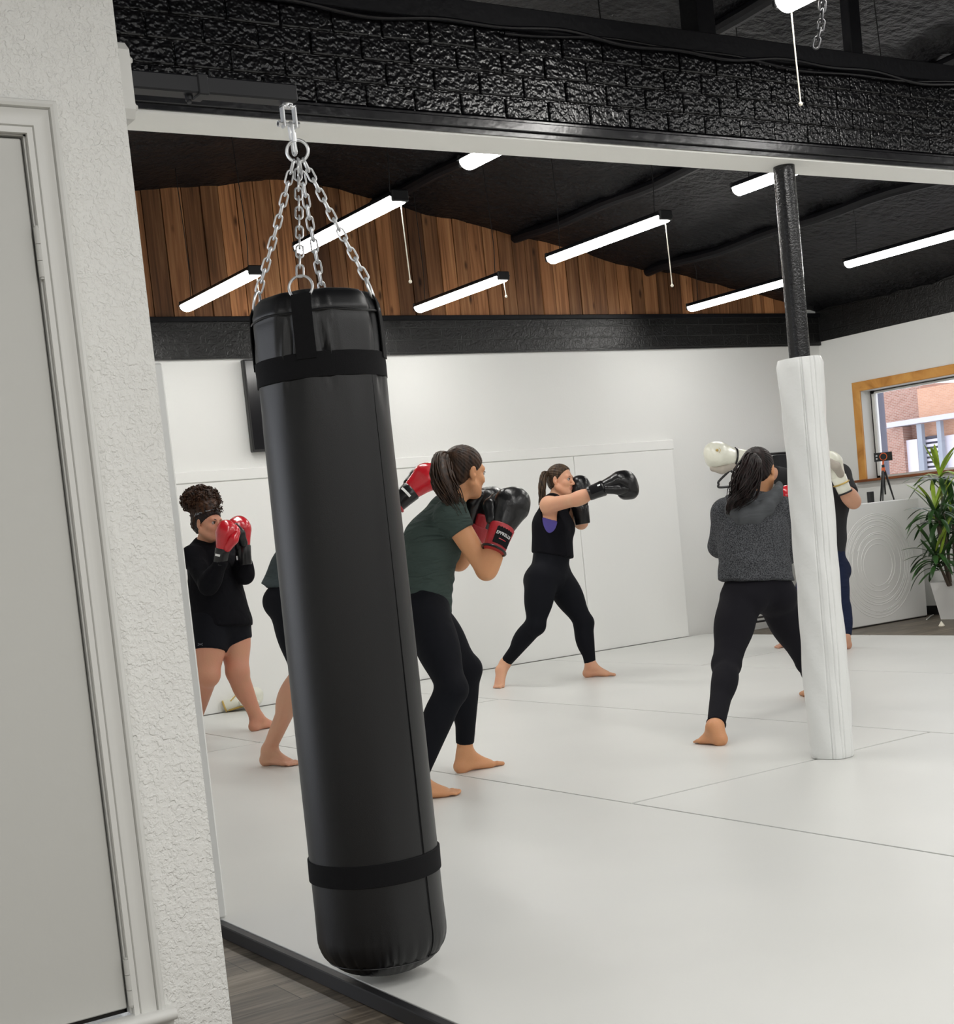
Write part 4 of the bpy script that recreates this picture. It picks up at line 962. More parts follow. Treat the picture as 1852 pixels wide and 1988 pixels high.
def eyes(P, R, s, root, brow):
    for sx in (-1, 1):
        c = P(sx*.031, .0755, .003); m = MB(); ax = np.array([R[0], R[2], R[1]])   # pole looks forward
        m.sphere(c, .0122*s, 20, 0, ax); 
        n0 = len(m.f); V = np.concatenate(m.v); 
        for i, f in enumerate(m.f):
            cc = V[f].mean(0)-c
            if (cc@R[1])/(np.linalg.norm(cc)+1e-9) > 0.86: m.m[i] = 1
        m.build('eye', [M['eye_white'], M['iris']], root)
        lid = [P(sx*.031+.0135*t, .0835+.0035*(1-t*t), .0075+.003*(1-t*t)) for t in np.linspace(-1, 1, 9)]
        MB().tube(lid, np.array([.0012, .002, .0024, .0026, .0026, .0026, .0024, .002, .0012])*s, 6).build('eyelash', brow, root)
        bp = [P(sx*(.014+.034*t), .0855-.011*t*t, .0215+.006*math.sin(t*2.4)-.003*t) for t in np.linspace(0, 1, 8)]
        MB().tube(bp, np.array([.0022, .003, .0032, .003, .0028, .0024, .0018, .001])*s, 6).build('eyebrow', brow, root)
def foot_prims(ank, heel, ball_, toe, tag_, inner):
    """inner: unit vector towards the big toe side"""
    heel, ball_, toe, ank = [np.array(v, float) for v in (heel, ball_, toe, ank)]
    ax = nrm(ball_-heel); inner = nrm(inner-ax*(inner@ax)); q = []
    up = nrm(np.cross(inner, ax)); up = up if up[2] > 0 else -up
    q += [cone(ank, heel+up*0.032+ax*0.012, .035, .031, tag_, .03), ball(heel+up*.027+ax*.018, .028, tag_, .02)]
    q += [ec(heel+up*.030+ax*.03, ball_+up*.016, (.030, .027), (.041, .0155), inner, tag_, .03)]
    q += [cone(ank+ax*.016-up*.0, ball_+up*.018+inner*.008, .029, .016, tag_, .035)]
    tl = np.linalg.norm(toe-ball_); tx = nrm(toe-ball_)
    for i, (o_, l, r) in enumerate([(.027, 1.0, .0125), (.009, .98, .0088), (-.006, .90, .0083), (-.020, .78, .008), (-.033, .62, .008)]):
        b0 = ball_+inner*o_*0.95-tx*(0.010 if i else 0.004); e = ball_+inner*o_*1.02+tx*tl*l
        b0 = b0+np.array([0, 0, .014]); mid = b0*0.45+e*0.55+np.array([0, 0, .010]); e = e+np.array([0, 0, .0095])
        q += [cone(b0, mid, r*1.05, r*.95, tag_, .008), cone(mid, e, r*.95, r*.88, tag_, .005)]
    return q
def limb(a, m, b, r, ta, tb, bend=None, k=.03):
    """two segments: a->m radii r0,r1 and m->b radii r2,r3"""
    return [cone(a, m, r[0], r[1], ta, k), cone(m, b, r[2], r[3], tb, k)]
def body_prims(J, S):
    up = np.array([0, 0, 1.0]); g_ = lambda k, d: S.get(k, d)
    hl, hr, sl, sr, nb = J['hipL'], J['hipR'], J['shL'], J['shR'], J['neck']
    pel = (hl+hr)/2; hs = nrm(hr-hl); ss = nrm(sr-sl); wa = J['waist']; ch = J['chest']; ub = nrm(nb-pel); ms = nrm(hs+ss)
    fw_h = nrm(np.cross(up, hs)); fw_c = nrm(np.cross(ub, ss))
    pw, pd, ww, wd_, cw, cd_ = S['torso']
    uc = nb*0.7+ch*0.3
    q = [ec(pel+ub*g_('pelup', 0.0), wa, (pw, pd), (ww, wd_), hs, 'pelvis', .04), ec(wa, ch, (ww, wd_), (cw, cd_), ms, 'belly', .04), ec(ch, uc, (cw, cd_), (cw*0.86, cd_*0.72), ss, 'chest', .04)]
    for s_, d, sh in ((-1, 'L', sl), (1, 'R', sr)):
        q += [cone(nb-ub*0.01, sh, .042, g_('shr', .048), 'clav'+d, .04), ball(sh, g_('shr', .050), 'clav'+d, .03)]
        if g_('bust', 0): q += [ell(ch+ss*s_*cw*0.5+fw_c*(cd_*0.72)-ub*g_('bustlow', .0), frame(fw_c, ub), (g_('bust', .06), g_('bust', .06)*0.85, g_('bust', .06)), 'chest', .04)]
        q += [ell(pel+hs*s_*pw*0.52-fw_h*(pd*0.62)-up*g_('glutelow', 0.03), frame(fw_h, up), (g_('glute', .075), g_('glute', .075)*0.9, g_('glute', .075)*1.05), 'pelvis', .05)]
    if g_('tummy', 0): q += [ell(wa*0.8+pel*0.2+fw_h*wd_*0.55, frame(fw_h, up), (ww*0.8, g_('tummy', .05), .12), 'belly', .05)]
    A = g_('arm', (.046, .036, .037, .026)); T = g_('leg', (.088, .056, .054, .034))
    for d in 'LR':
        sh, el, wr, hp, kn, an = [J[k+d] for k in ('sh', 'el', 'wr', 'hip', 'kn', 'an')]
        q += [cone(sh, el, A[0], A[1], 'uarm'+d, .03), cone(el, wr, A[2], A[3], 'farm'+d, .02)]
        m_ = el*0.72+wr*0.28; q += [ell(m_, frame(wr-el, up if abs(nrm(wr-el)[2]) < .9 else hs), (A[2]*1.12, .075, A[2]*1.1), 'farm'+d, .03)]
        if 'noleg' in S and d in S['noleg']: continue
        q += [cone(hp-up*0.01, kn, T[0], T[1], 'thigh'+d, .045), cone(kn, an, T[2], T[3], 'shin'+d, .03), ball(kn, T[1]*0.96, 'thigh'+d, .02)]
        lx = nrm(an-kn); kb = J.get('back'+d); kb = -fw_h if kb is None else kb; kb = nrm(kb-lx*(kb@lx))
        q += [ell(kn+(an-kn)*0.30+kb*T[2]*0.42, frame(lx, kb), (T[2]*0.88, .125, T[2]*0.85), 'shin'+d, .035)]
        q += [ell(hp*0.62+kn*0.38, frame(kn-hp, fw_h), (T[0]*0.93, .17, T[0]*0.93), 'thigh'+d, .04)]
    hb = J['head_base']; q += [cone(nb-ub*0.02, hb, g_('neckr', .052), g_('neckr', .052)*0.95, 'neck', .03)]
    return q, dict(pel=pel, hs=hs, ss=ss, fh=fw_h, fc=fw_c, ub=ub)
def glove(root, wr, ax, palm, thumb, s, mat, cuffmat, thumbmat=None, cuff_len=0.11, palm_mat=None, curl=1.0):
    a = nrm(ax); n = nrm(np.array(palm)-a*(a@np.array(palm))); t = np.cross(a, n); t = t if t@np.array(thumb) > 0 else -t; wr = np.array(wr, float)
    P = lambda x, y, z: wr+s*(a*x+t*y+n*z)
    R = np.array([t, n, a])
    fist = [ec(P(.03, 0, 0), P(.13, -.004, -.008), (.048*s, .041*s), (.074*s, .050*s), t, '', .02*s), ell(P(.160, -.006, .002), R, np.array((.074, .058, .058))*s, '', .03*s), ell(P(.185, -.022, .006), R, np.array((.046, .046, .040))*s, '', .03*s),
            ell(P(.155, -.004, .050*curl), R, np.array((.062, .036, .050))*s, '', .025*s)]
    if curl > 1.3: fist.append(ell(P(.180, -.004, .058), R, np.array((.060, .058, .046))*s, '', .06*s))
    g_ = sdf_obj('boxing_glove', fist, mat, root, h=0.006)
    th = [cone(P(.055, .048, .016), P(.115, .066, .040), .026*s, .027*s, '', .02*s), cone(P(.115, .066, .040), P(.160, .052, .058), .027*s, .022*s, '', .02*s)]
    sdf_obj('thumb', th, thumbmat or mat, g_, h=0.006)
    c0 = P(.042, 0, 0); c1 = P(.042-cuff_len, 0, 0); V = []; K = 28; rings = [(0.0, .98), (.06, 1.06), (.5, 1.0), (.94, .98), (1.0, .92)]
    for tt, sc in rings:
        p = c0+(c1-c0)*tt; wdt = (.052+(.048-.052)*tt)*s*sc; dpt = (.045+(.043-.045)*tt)*s*sc
        for i in range(K): V.append(p+t*wdt*math.cos(2*math.pi*i/K)+n*dpt*math.sin(2*math.pi*i/K))
    Fq = [(r*K+i, r*K+(i+1) % K, (r+1)*K+(i+1) % K, (r+1)*K+i) for r in range(len(rings)-1) for i in range(K)]+[tuple(range(K)), tuple(range((len(rings)-1)*K, len(rings)*K))[::-1]]
    cu_ = mesh_obj('cuff', V, Fq, cuffmat, g_, None, True, 50)
    return g_, P, (a, n, t)
def patch(parent, name, mat, P, s, x0, x1, ang0, ang1, sgn, off, r=(.052, .045), rows=6):
    """curved patch on the cuff, angles measured from the back of the hand"""
    V = []; nn = 14
    for i in range(rows+1):
        x = x0+(x1-x0)*i/rows
        for j in range(nn+1):
            a = math.radians(ang0+(ang1-ang0)*j/nn); V.append(P(x, math.sin(a)*(r[0]+off), -math.cos(a)*(r[1]+off)))
    Fq = [(i*(nn+1)+j, i*(nn+1)+j+1, (i+1)*(nn+1)+j+1, (i+1)*(nn+1)+j) for i in range(rows) for j in range(nn)]
    # give it thickness
    n0 = len(V); V2 = []
    for i in range(rows+1):
        x = x0+(x1-x0)*i/rows
        for j in range(nn+1):
            a = math.radians(ang0+(ang1-ang0)*j/nn); V2.append(P(x, math.sin(a)*(r[0]+off-.004), -math.cos(a)*(r[1]+off-.004)))
    F2 = [tuple(q+n0 for q in f[::-1]) for f in Fq]
    return mesh_obj(name, V+V2, Fq+F2, mat, parent, None, True, 50)
def hair_cap(c, R, s, root, mat, pony, n1=(0, .72, -.69), h0=(0, .070, .055), extra=None, thick=1.0, name='hair'):
    """combed back hair: cap over the skull with fine strand grooves that run to the tie"""
    P = lambda x, y, z: c+s*(R.T@np.array([x, y, z])); T = thick
    pr = [ell(P(0, -.018, .037), R, np.array((.0805*T, .100*T, .0875*T))*s, '', .02), ell(P(0, -.050, -.020), R, np.array((.062, .058, .062))*s, '', .03)]
    if extra: pr += extra(P)
    nn = nrm(R.T@np.array(n1)); p0 = P(*h0); pa = nrm(P(*pony)-P(0, 0, .02)); u1 = nrm(np.cross(pa, R[0]) if abs(pa@R[0]) < .9 else np.cross(pa, R[2])); u2 = np.cross(pa, u1)
    def disp(x, y, z):
        q = np.stack([x, y, z], 1)-P(0, 0, .02); th = np.arctan2(q@u2, q@u1); rr = np.linalg.norm(np.cross(q, pa), axis=1)
        return 0.0016*np.sin(th*31+2*np.sin(th*3))*np.clip(rr/.04, 0, 1)+0.0010*np.sin(th*53+1.3)*np.clip(rr/.05, 0, 1)
    def post(Fd, X, Y, Z):
        d = (X-p0[0])*nn[0]+(Y-p0[1])*nn[1]+(Z-p0[2])*nn[2]; k = .012; o = Fd; hh = np.maximum(k-np.abs(o-d), 0)/k; return np.maximum(o, d)+hh*hh*k*.25
    return sdf_obj(name, pr, mat, root, h=0.0042, disp=disp, post=post)
def strands(root, name, mat, spine, width, n, r=.0035, taper=.3, wave=.006, flat=None, seg=14, tipspread=1.0, core=True):
    """a tail of hair: many tapered locks that follow a spine"""
    sp = bez(spine, seg); m = MB(); k = len(sp); T = np.gradient(sp, axis=0); T /= np.linalg.norm(T, axis=1)[:, None]
    u = nrm(np.cross(T[0], flat if flat is not None else cf)); 
    wprof = np.interp(np.linspace(0, 1, k), np.linspace(0, 1, len(width)), width)
    for i in range(n):
        a = rng.uniform(0, 2*math.pi); rad = math.sqrt(rng.uniform(0, 1)); ln = rng.uniform(.78, 1.0); ph = rng.uniform(0, 6.28); fr = rng.uniform(1.5, 3.5); pts = []
        uu = u
        for j in range(k):
            t = j/(k-1)*ln; jj = t*(k-1); j0 = min(int(jj), k-2); fq = jj-j0; p = sp[j0]*(1-fq)+sp[j0+1]*fq; tt = nrm(T[j0]*(1-fq)+T[j0+1]*fq)
            uu = nrm(uu-tt*(tt@uu)); vv = np.cross(tt, uu); w_ = wprof[j0]*(1-fq)+wprof[j0+1]*fq
            pts.append(p+w_*rad*(math.cos(a)*uu+0.75*math.sin(a)*vv)+wave*t*(math.sin(fr*6.28*t+ph)*uu+math.cos(fr*5*t+ph)*vv*0.7))
        rr = r*np.interp(np.linspace(0, 1, k), [0, .15, .6, 1], [.8, 1.25, 1.1, taper])
        m.tube(pts, rr, 5)
    if core: m.tube(sp, wprof*0.72*np.interp(np.linspace(0, 1, k), [0, .7, 1], [1, .9, .15]), 10)
    return m.build(name, mat, root, True, None)
def person(name_loc, label):
    return empty('person', (name_loc[0], name_loc[1], 0.0), label, 'person')
UPZ = np.array([0, 0, 1.0])
def foot(heel_px, toe_px, d, lift=None, length=None):
    h_ = onz(*heel_px); t_ = onz(*toe_px)
    if length: t_ = h_+nrm(t_-h_)*length
    ax = nrm(t_-h_); inner = np.cross(ax, UPZ)*(1 if d == 'L' else -1)
    return dict(heel=h_, toe=t_, ball=h_+(t_-h_)*0.72, ank=h_+ax*0.045+UPZ*0.085, inner=inner)
def feet_prims(fd, d): return foot_prims(fd['ank'], fd['heel'], fd['ball'], fd['toe'], 'foot'+d, fd['inner'])
def pick(pr, *tags): return [p for p in pr if any(p['tag'].startswith(t) for t in tags)]
def lerp(a, b, t): return np.array(a)*(1-t)+np.array(b)*t
def build_body(root, J, S, head, skin, h=0.0085, brow='hair_dark', eye=True):
    c, fwd, up, s = head; R = frame(fwd, up); J['head_base'] = c+s*(R.T@np.array([0, -.020, -.070]))
    bp, fr = body_prims(J, S); hp, P = head_prims(c, R, s); fp = []
    for d in 'LR': fp += feet_prims(J['foot'+d], d)
    o = sdf_obj('body', bp+fp+hp, M[skin], root, h=h, fine=[(c, .15*s, .0042)]+[((J['foot'+d]['toe']+J['foot'+d]['ball'])/2, .075, .0045) for d in 'LR']); lip_attr(o, P, R, s)
    if eye: eyes(P, R, s, root, M[brow])
    return bp, fr, R, P

def on_surface(o, u, v, rad=5):
    w_ = np.array([q.co for q in o.data.vertices])+ORG[o.name]; d = w_-CAM; z = d@cf
    k = np.hypot(CX+F*(d@cr)/z-u, CY-F*(d@cu)/z-v); c_ = np.nonzero(k < rad)[0]
    if len(c_) == 0: c_ = np.argsort(k)[:6]
    return at(u, v, z[c_].min()-.002)
# ---- woman in the green T-shirt, in front of the bag's right side
fR = foot((792, 1556), (894, 1542), 'R'); fL = foot((890, 1501), (985, 1482), 'L', length=.24)
J = dict(hipR=at(826, 1186, 6.50), hipL=at(818, 1182, 6.70), waist=at(831, 1112, 6.60), chest=at(837, 1050, 6.60), neck=at(877, 976, 6.58),
         shR=at(876, 1000, 6.43), shL=at(868, 988, 6.76), elR=at(944, 1107, 6.42), wrR=at(973, 1030, 6.38), elL=at(890, 1090, 6.80), wrL=at(924, 1030, 6.70),
         knR=at(878, 1338, 6.36), knL=at(907, 1299, 6.90), anR=fR['ank'], anL=fL['ank'], footR=fR, footL=fL)
S = dict(torso=(.165, .118, .132, .098, .150, .108), bust=.058, bustlow=.015, glute=.085, arm=(.057, .043, .045, .030), leg=(.098, .062, .060, .036), shr=.052)
g3 = person(lerp(fR['heel'], fL['heel'], .5), 'person in a dark green T-shirt guarding with black and red gloves beside the bag')
hd = (at(903, 917, 6.58), cv(.78, -.04, .62), cv(.05, 1, .0), 1.0)
bp, fr, R, P = build_body(g3, J, S, hd, 'skin_tan', .0075, 'hair_brown')
hem = (at(826, 1170, 6.6), cv(-.38, -.92, 0))
def wr3(x, y, z):
    q = np.stack([x, y, z], 1); t = (q-J['waist'])@fr['ub']; w_ = np.exp(-((t+.02)/.10)**2)
    return -.002*w_+.003*w_*np.sin(t*120+3*((q-J['waist'])@cr)*12)
sdf_obj('t_shirt', pick(bp, 'chest', 'belly', 'pelvis', 'clav', 'uarm'), M['tee_green'], g3, h=.0075, inf=lambda t: .013 if t.startswith('uarm') else .0135, disp=wr3,
        cuts={'pelvis': [hem], 'uarmR': [(lerp(J['shR'], J['elR'], .30), nrm(J['elR']-J['shR']))], 'uarmL': [(lerp(J['shL'], J['elL'], .30), nrm(J['elL']-J['shL']))]})
def legg(bp, J, mat, root, tl=.12, tr=.12, inf=.0055, h=.0075, name='leggings', wcut=None):
    cu_ = {'shinL': [(lerp(J['anL'], J['knL'], tl), nrm(J['anL']-J['knL']))], 'shinR': [(lerp(J['anR'], J['knR'], tr), nrm(J['anR']-J['knR']))]}
    if wcut: cu_['pelvis'] = [wcut]
    return sdf_obj(name, pick(bp, 'pelvis', 'thigh', 'shin'), mat, root, h=h, inf=inf, cuts=cu_)
legg(bp, J, M['leggings'], g3, .13, .10)
hair_cap(hd[0], R, 1.0, g3, M['hair_brown'], (0, -.085, .075))
strands(g3, 'ponytail', M['hair_brown'], [at(869, 882, 6.56), at(858, 893, 6.50), at(858, 925, 6.43), at(872, 960, 6.40), at(900, 1002, 6.38)], [.014, .045, .062, .060, .026], 150, .0036, .25, .008)
gl, PG, ax_ = glove(g3, at(969, 1040, 6.38), cv(.33, .90, .28), cv(-.30, .2, .93), cv(-1, .3, -.25), 1.10, M['glove_black'], M['glove_cuff_red'], curl=1.0)
patch(gl, 'wrist_label', M['webbing'], PG, 1.18, -.050, .030, -46, 40, 1, .0015)
MB().tube([PG(-.066, .050*math.cos(a), .045*math.sin(a)) for a in np.linspace(0, 2*math.pi, 30, endpoint=False)], .006, 8, 0, False, True).build('cuff_edge', M['glove_black'], gl)
# white lettering on the wrist label
tc = bpy.data.curves.new('print', 'FONT'); tc.body = 'EPPRELLE'; tc.size = 1.0; tc.extrude = .02; tc.align_x = 'CENTER'; tc.align_y = 'CENTER'
to = bpy.data.objects.new('tmp', tc); COL.objects.link(to); bpy.context.view_layer.update()
me = bpy.data.meshes.new_from_object(to.evaluated_get(bpy.context.evaluated_depsgraph_get())); bpy.data.objects.remove(to)
tv_ = np.array([v.co for v in me.vertices]); wd_ = tv_[:, 0].max()-tv_[:, 0].min(); sc_ = .072/wd_/1.18
# text runs along the cuff's girth, thumb side to little finger side, letters stand towards the fist
ths = ax_[2]; rt = ths if ths@cr > 0 else -ths; sg = 1 if rt is ths else -1
VV = [PG(-.006+v[1]*sc_*1.25, math.sin(sg*v[0]*sc_/.05+.0)*(.052+.0035+v[2]*sc_), -math.cos(sg*v[0]*sc_/.05)*(.045+.0035+v[2]*sc_)) for v in tv_]
mesh_obj('lettering', VV, [list(p.vertices) for p in me.polygons], M['print_white'], gl, None, False)
rl = MB(); 
for i in range(12):
    a0, a1 = -.30+.6*i/12, -.30+.6*(i+1)/12
    rl.add([PG(x, math.sin(a)*(.0555), -math.cos(a)*.0485) for x, a in ((-.030, a0), (-.030, a1), (-.027, a1), (-.027, a0))], [(0, 1, 2, 3)])
rl.build('red_underline', M['glove_red'], gl)
gl2, PG2, _ = glove(g3, at(921, 1040, 6.70), cv(.36, .93, .05), cv(.30, .15, -.95), cv(-1, .1, -.1), 1.10, M['glove_black'], M['glove_cuff_red'])
sdf_obj('palm_panel', [ec(PG2(.03, .0, .034), PG2(.085, .004, .040), (.028, .012), (.032, .012), _[2], '', .01)], M['glove_cuff_red'], gl2, h=.006)

# ---- woman throwing a punch at the back
fL = foot((1137, 1315), (1184, 1312), 'L', length=.23)
tp_ = onz(965, 1337); fh_ = nrm(np.array([cf[0], cf[1], 0])); sd_ = np.array([fh_[1], -fh_[0], 0]); dr = nrm(fh_*.93+sd_*.36)
b_ = tp_+dr*.06; he = b_+dr*.085+UPZ*.125
fR = dict(toe=tp_, ball=b_, heel=he, ank=at(981, 1287, (he-CAM)@cf-.005), inner=-np.cross(-dr, UPZ))
J = dict(hipR=at(1051, 1120, 10.48), hipL=at(1080, 1115, 10.68), waist=at(1071, 1076, 10.58), chest=at(1072, 1020, 10.58), neck=at(1076, 971, 10.58),
         shR=at(1066, 981, 10.42), shL=at(1096, 984, 10.74), elR=at(1117, 970, 10.16), wrR=at(1158, 954, 10.04), elL=at(1128, 1015, 10.74), wrL=at(1127, 992, 10.62),
         knR=at(1040, 1214, 10.46), knL=at(1134, 1209, 10.66), anR=fR['ank'], anL=fL['ank'], footR=fR, footL=fL, backR=cv(-.8, .3, .3), backL=cv(-1, 0, .2))
S = dict(torso=(.172, .132, .146, .114, .155, .118), bust=.062, bustlow=.02, glute=.080, arm=(.058, .046, .046, .032), leg=(.108, .064, .062, .036), shr=.060)
g4 = person(lerp(fR['toe'], fL['heel'], .5), 'person in a black tank top over a purple bra, throwing a punch with black gloves')
hd = (at(1089, 932, 10.56), cv(.87, -.04, -.49), cv(-.03, 1, 0), .97)
bp, fr, R, P = build_body(g4, J, S, hd, 'skin_fair', .009, 'hair_ash')
hem = (at(1072, 1077, 10.58), cv(-.15, -.98, 0)); loose = [ec(J['chest'], at(1073, 1086, 10.58), (.150, .118), (.158, .142), fr['hs'], 'belly', .04)]
arm_s = [cone(J['shR']+cv(.1, .35, -.1)*.03, at(1066, 1037, 10.38), .092, .040, '', .01), cone(at(1068, 987, 10.28), at(1068, 1036, 10.30), .095, .05, '', .01), ball(J['shL']+cv(1, .3, .3)*.02, .075, '', .01)]
for p in arm_s: p['op'] = 's'
sdf_obj('tank_top', pick(bp, 'chest', 'belly', 'clav')+loose+arm_s, M['tank_black'], g4, h=.0085, inf=.012, cuts={'belly': [hem], 'chest': [hem]})
sdf_obj('sports_bra', pick(bp, 'chest', 'belly'), M['bra_purple'], g4, h=.0085, inf=.0055, cuts={t: [(at(1068, 1013, 10.5), cv(.33, .94, 0)), (at(1068, 1062, 10.5), cv(0, -1, 0))] for t in ('chest', 'belly')})
sdf_obj('leggings', pick(bp, 'pelvis', 'thigh', 'shin', 'belly'), M['leggings'], g4, h=.0085, inf=.0055, cuts={'shinL': [(lerp(J['anL'], J['knL'], .05), nrm(J['anL']-J['knL']))], 'shinR': [(lerp(J['anR'], J['knR'], .04), nrm(J['anR']-J['knR']))], 'belly': [(at(1072, 1078, 10.58), cv(.16, .98, 0))], 'pelvis': [(at(1072, 1078, 10.58), cv(.16, .98, 0))]})
hair_cap(hd[0], R, .97, g4, M['hair_ash'], (0, -.10, .035), (0, .83, -.56), (0, .055, .07))
strands(g4, 'ponytail', M['hair_ash'], [at(1065, 919, 10.55), at(1056, 923, 10.52), at(1052, 943, 10.48), at(1052, 965, 10.46), at(1049, 985, 10.45)], [.012, .028, .032, .028, .014], 60, .0042, .3, .006)
glr, PGr, _ = glove(g4, at(1160, 952, 10.04), cv(.93, .36, -.05), cv(.30, -.95, .1), cv(0, .1, -1), 1.2, M['glove_black'], M['glove_black'], cuff_len=.10, curl=1.4)
patch(glr, 'wrist_label', M['webbing'], PGr, 1.24, -.045, .03, 35, 100, 1, .002)
patch(glr, 'wrist_mark', M['print_white'], PGr, 1.24, .005, .022, 50, 62, 1, .004, rows=2)
glove(g4, at(1128, 996, 10.62), cv(-.16, .97, -.05), cv(.5, 0, .8), cv(-.9, .1, .3), 1.22, M['glove_black'], M['glove_black'], cuff_len=.11)

# ---- woman with curly hair at the left
fR = foot((381, 1424), (374, 1437), 'R', length=.22); fL = foot((490, 1420), (537, 1410), 'L', length=.23)
J = dict(hipR=at(408, 1208, 9.34), hipL=at(450, 1202, 9.50), waist=at(417, 1150, 9.42), chest=at(414, 1108, 9.42), neck=at(393, 1062, 9.42),
         shR=at(374, 1082, 9.28), shL=at(438, 1078, 9.56), elR=at(404, 1138, 9.12), wrR=at(429, 1092, 9.06), elL=at(475, 1117, 9.36), wrL=at(470, 1072, 9.30),
         knR=at(404, 1310, 9.26), knL=at(461, 1303, 9.40), anR=fR['ank'], anL=fL['ank'], footR=fR, footL=fL)
S = dict(torso=(.188, .150, .165, .140, .168, .132), bust=.072, bustlow=.03, glute=.10, tummy=.07, arm=(.056, .046, .046, .032), leg=(.110, .076, .066, .042), shr=.060)
g1 = person(lerp(fR['heel'], fL['heel'], .5), 'person with piled curly hair and a headband in black top and shorts, red gloves up')
hd = (at(405, 1016, 9.36), cv(.80, -.06, -.58), cv(-.06, 1, .03), 1.0)
bp, fr, R, P = build_body(g1, J, S, hd, 'skin_brown', .009, 'hair_dark')
hem = (at(428, 1214, 9.42), cv(.02, -1, 0))
nkc = [(lerp(J['neck'], J['head_base'], .42), nrm(J['head_base']-J['neck']))]
skirt = [ec(J['waist'], at(434, 1212, 9.42), (.168, .150), (.192, .165), fr['hs'], 'pelvis', .04)]
sdf_obj('long_sleeved_top', pick(bp, 'chest', 'belly', 'pelvis', 'clav', 'uarm', 'farm', 'neck')+skirt, M['knit_black'], g1, h=.0085, inf=lambda t: .012, cuts={'pelvis': [hem], 'neck': nkc})
sh_ = sdf_obj('shorts', pick(bp, 'pelvis', 'thigh'), M['leggings'], g1, h=.0085, inf=.010, cuts={'thighR': [(lerp(J['hipR'], J['knR'], .53), nrm(J['knR']-J['hipR']))], 'thighL': [(lerp(J['hipL'], J['knL'], .47), cv(.42, -.9, 0))]})
lg_ = on_surface(sh_, 389, 1251); lm_ = MB()
for sg_ in (1, -1): lm_.tube([lg_+.016*math.cos(a)*cr+sg_*(.010-.008*math.sin(a))*cu*1.0-.003*cf for a in np.linspace(.25, math.pi-.25, 10)], .0022, 5)
M['logo_grey'] = pmat('grey print', (.10, .10, .12), .5); lm_.build('emblem', M['logo_grey'], sh_)
hair_cap(hd[0], R, 1.0, g1, M['hair_dark'], (0, -.08, .08))
hcv, hcr = at(389, 972, 9.42), (.128, .120, .098)
def cdisp(x, y, z): return .010*np.sin(x*150+3*np.sin(z*90))*np.sin(y*140+2*np.sin(x*80))*np.sin(z*150+2*np.sin(y*90))
cl_ = sdf_obj('curly_hair', [ell(hcv, np.eye(3), np.array(hcr)*.92, '', .03), ell(P(0, -.075, .02), R, (.075, .06, .09), '', .04), ball(P(0, -.02, .08), .085, '', .04)], M['hair_curl'], g1, h=.006, disp=cdisp)
cm = MB()
for i in range(430):
    u_ = nrm(rng.normal(size=3)); 
    if u_[2] < -.55: continue
    p = hcv+u_*np.array(hcr)*rng.uniform(.86, 1.02); t1 = nrm(np.cross(u_, rng.normal(size=3))); t2 = nrm(u_*.7+np.cross(u_, t1)*.7); t3 = np.cross(t1, t2)
    rr = rng.uniform(.006, .012); ln = rng.uniform(.015, .04); tt = np.linspace(0, rng.uniform(1.3, 2.4)*6.28, 18)
    cm.tube([p+t1*ln*(q/tt[-1]-.5)+rr*(math.cos(q)*t2+math.sin(q)*t3) for q in tt], .0030, 5)
for i in range(26):     # loose curls at the forehead
    p = at(rng.uniform(416, 434), rng.uniform(972, 994), 9.27); t1 = cv(rng.uniform(-.3, .6), -1, rng.uniform(-.3, .3)); t2 = nrm(np.cross(t1, rng.normal(size=3))); t3 = np.cross(t1, t2); tt = np.linspace(0, 9, 16)
    cm.tube([p+t1*.022*(q/9-.5)+.006*(math.cos(q)*t2+math.sin(q)*t3) for q in tt], .0019, 5)
cm.build('hair_curls', M['hair_curl'], cl_, True, None)
bm_, nt, b = new_mat('patterned headband'); b.inputs['Roughness'].default_value = .8; v_ = coords(nt); vo = N(nt, 'ShaderNodeTexVoronoi', i_Scale=75.0); L(nt, v_, vo.inputs['Vector'])
L(nt, ramp(nt, vo.outputs['Distance'], [(.30, (.012, .012, .014)), (.5, (.012, .012, .014)), (.62, (.22, .23, .25))]), b.inputs['Base Color']); M['bandana'] = bm_
hb_ = []; 
for w0 in (-1, -.33, .33, 1):
    for a in np.linspace(0, 2*math.pi, 40, endpoint=False):
        z_ = .062+.040*math.sin(a)+w0*.013; q_ = math.sqrt(max(.05, 1-((z_-.037)/.0925)**2)); hb_.append(P(.086*q_*math.cos(a), -.018+.1055*q_*math.sin(a), z_))
hb = mesh_obj('headband', hb_, [(i*40+j, i*40+(j+1) % 40, (i+1)*40+(j+1) % 40, (i+1)*40+j) for i in range(3) for j in range(40)], M['bandana'], g1, None, True)
MB().tube(bez([P(0, -.108, .012), P(-.01, -.125, -.01), P(-.015, -.145, -.045)], 8), [.010, .012, .010, .009, .008, .006, .004, .003, .002][:len(bez([[0, 0, 0], [1, 0, 0], [2, 0, 0]], 8))], 8).build('headband_tail', M['bandana'], hb)
glr, PGr, fr_g = glove(g1, at(430, 1078, 9.06), cv(.20, .96, -.1), cv(.86, -.1, .4), cv(.5, .1, -.75), 1.0, M['glove_red'], M['glove_black'], curl=1.1)
patch(glr, 'wrist_mark', M['print_white'], PGr, 1.0, -.008, .006, 20, 62, 1, .004, rows=2)
gl1, PG1, _ = glove(g1, at(473, 1072, 9.26), cv(-.10, .98, -.05), cv(-.75, 0, -.5), cv(.1, .1, -1), 1.05, M['glove_red'], M['glove_black'], thumbmat=M['glove_black'], cuff_len=.12)
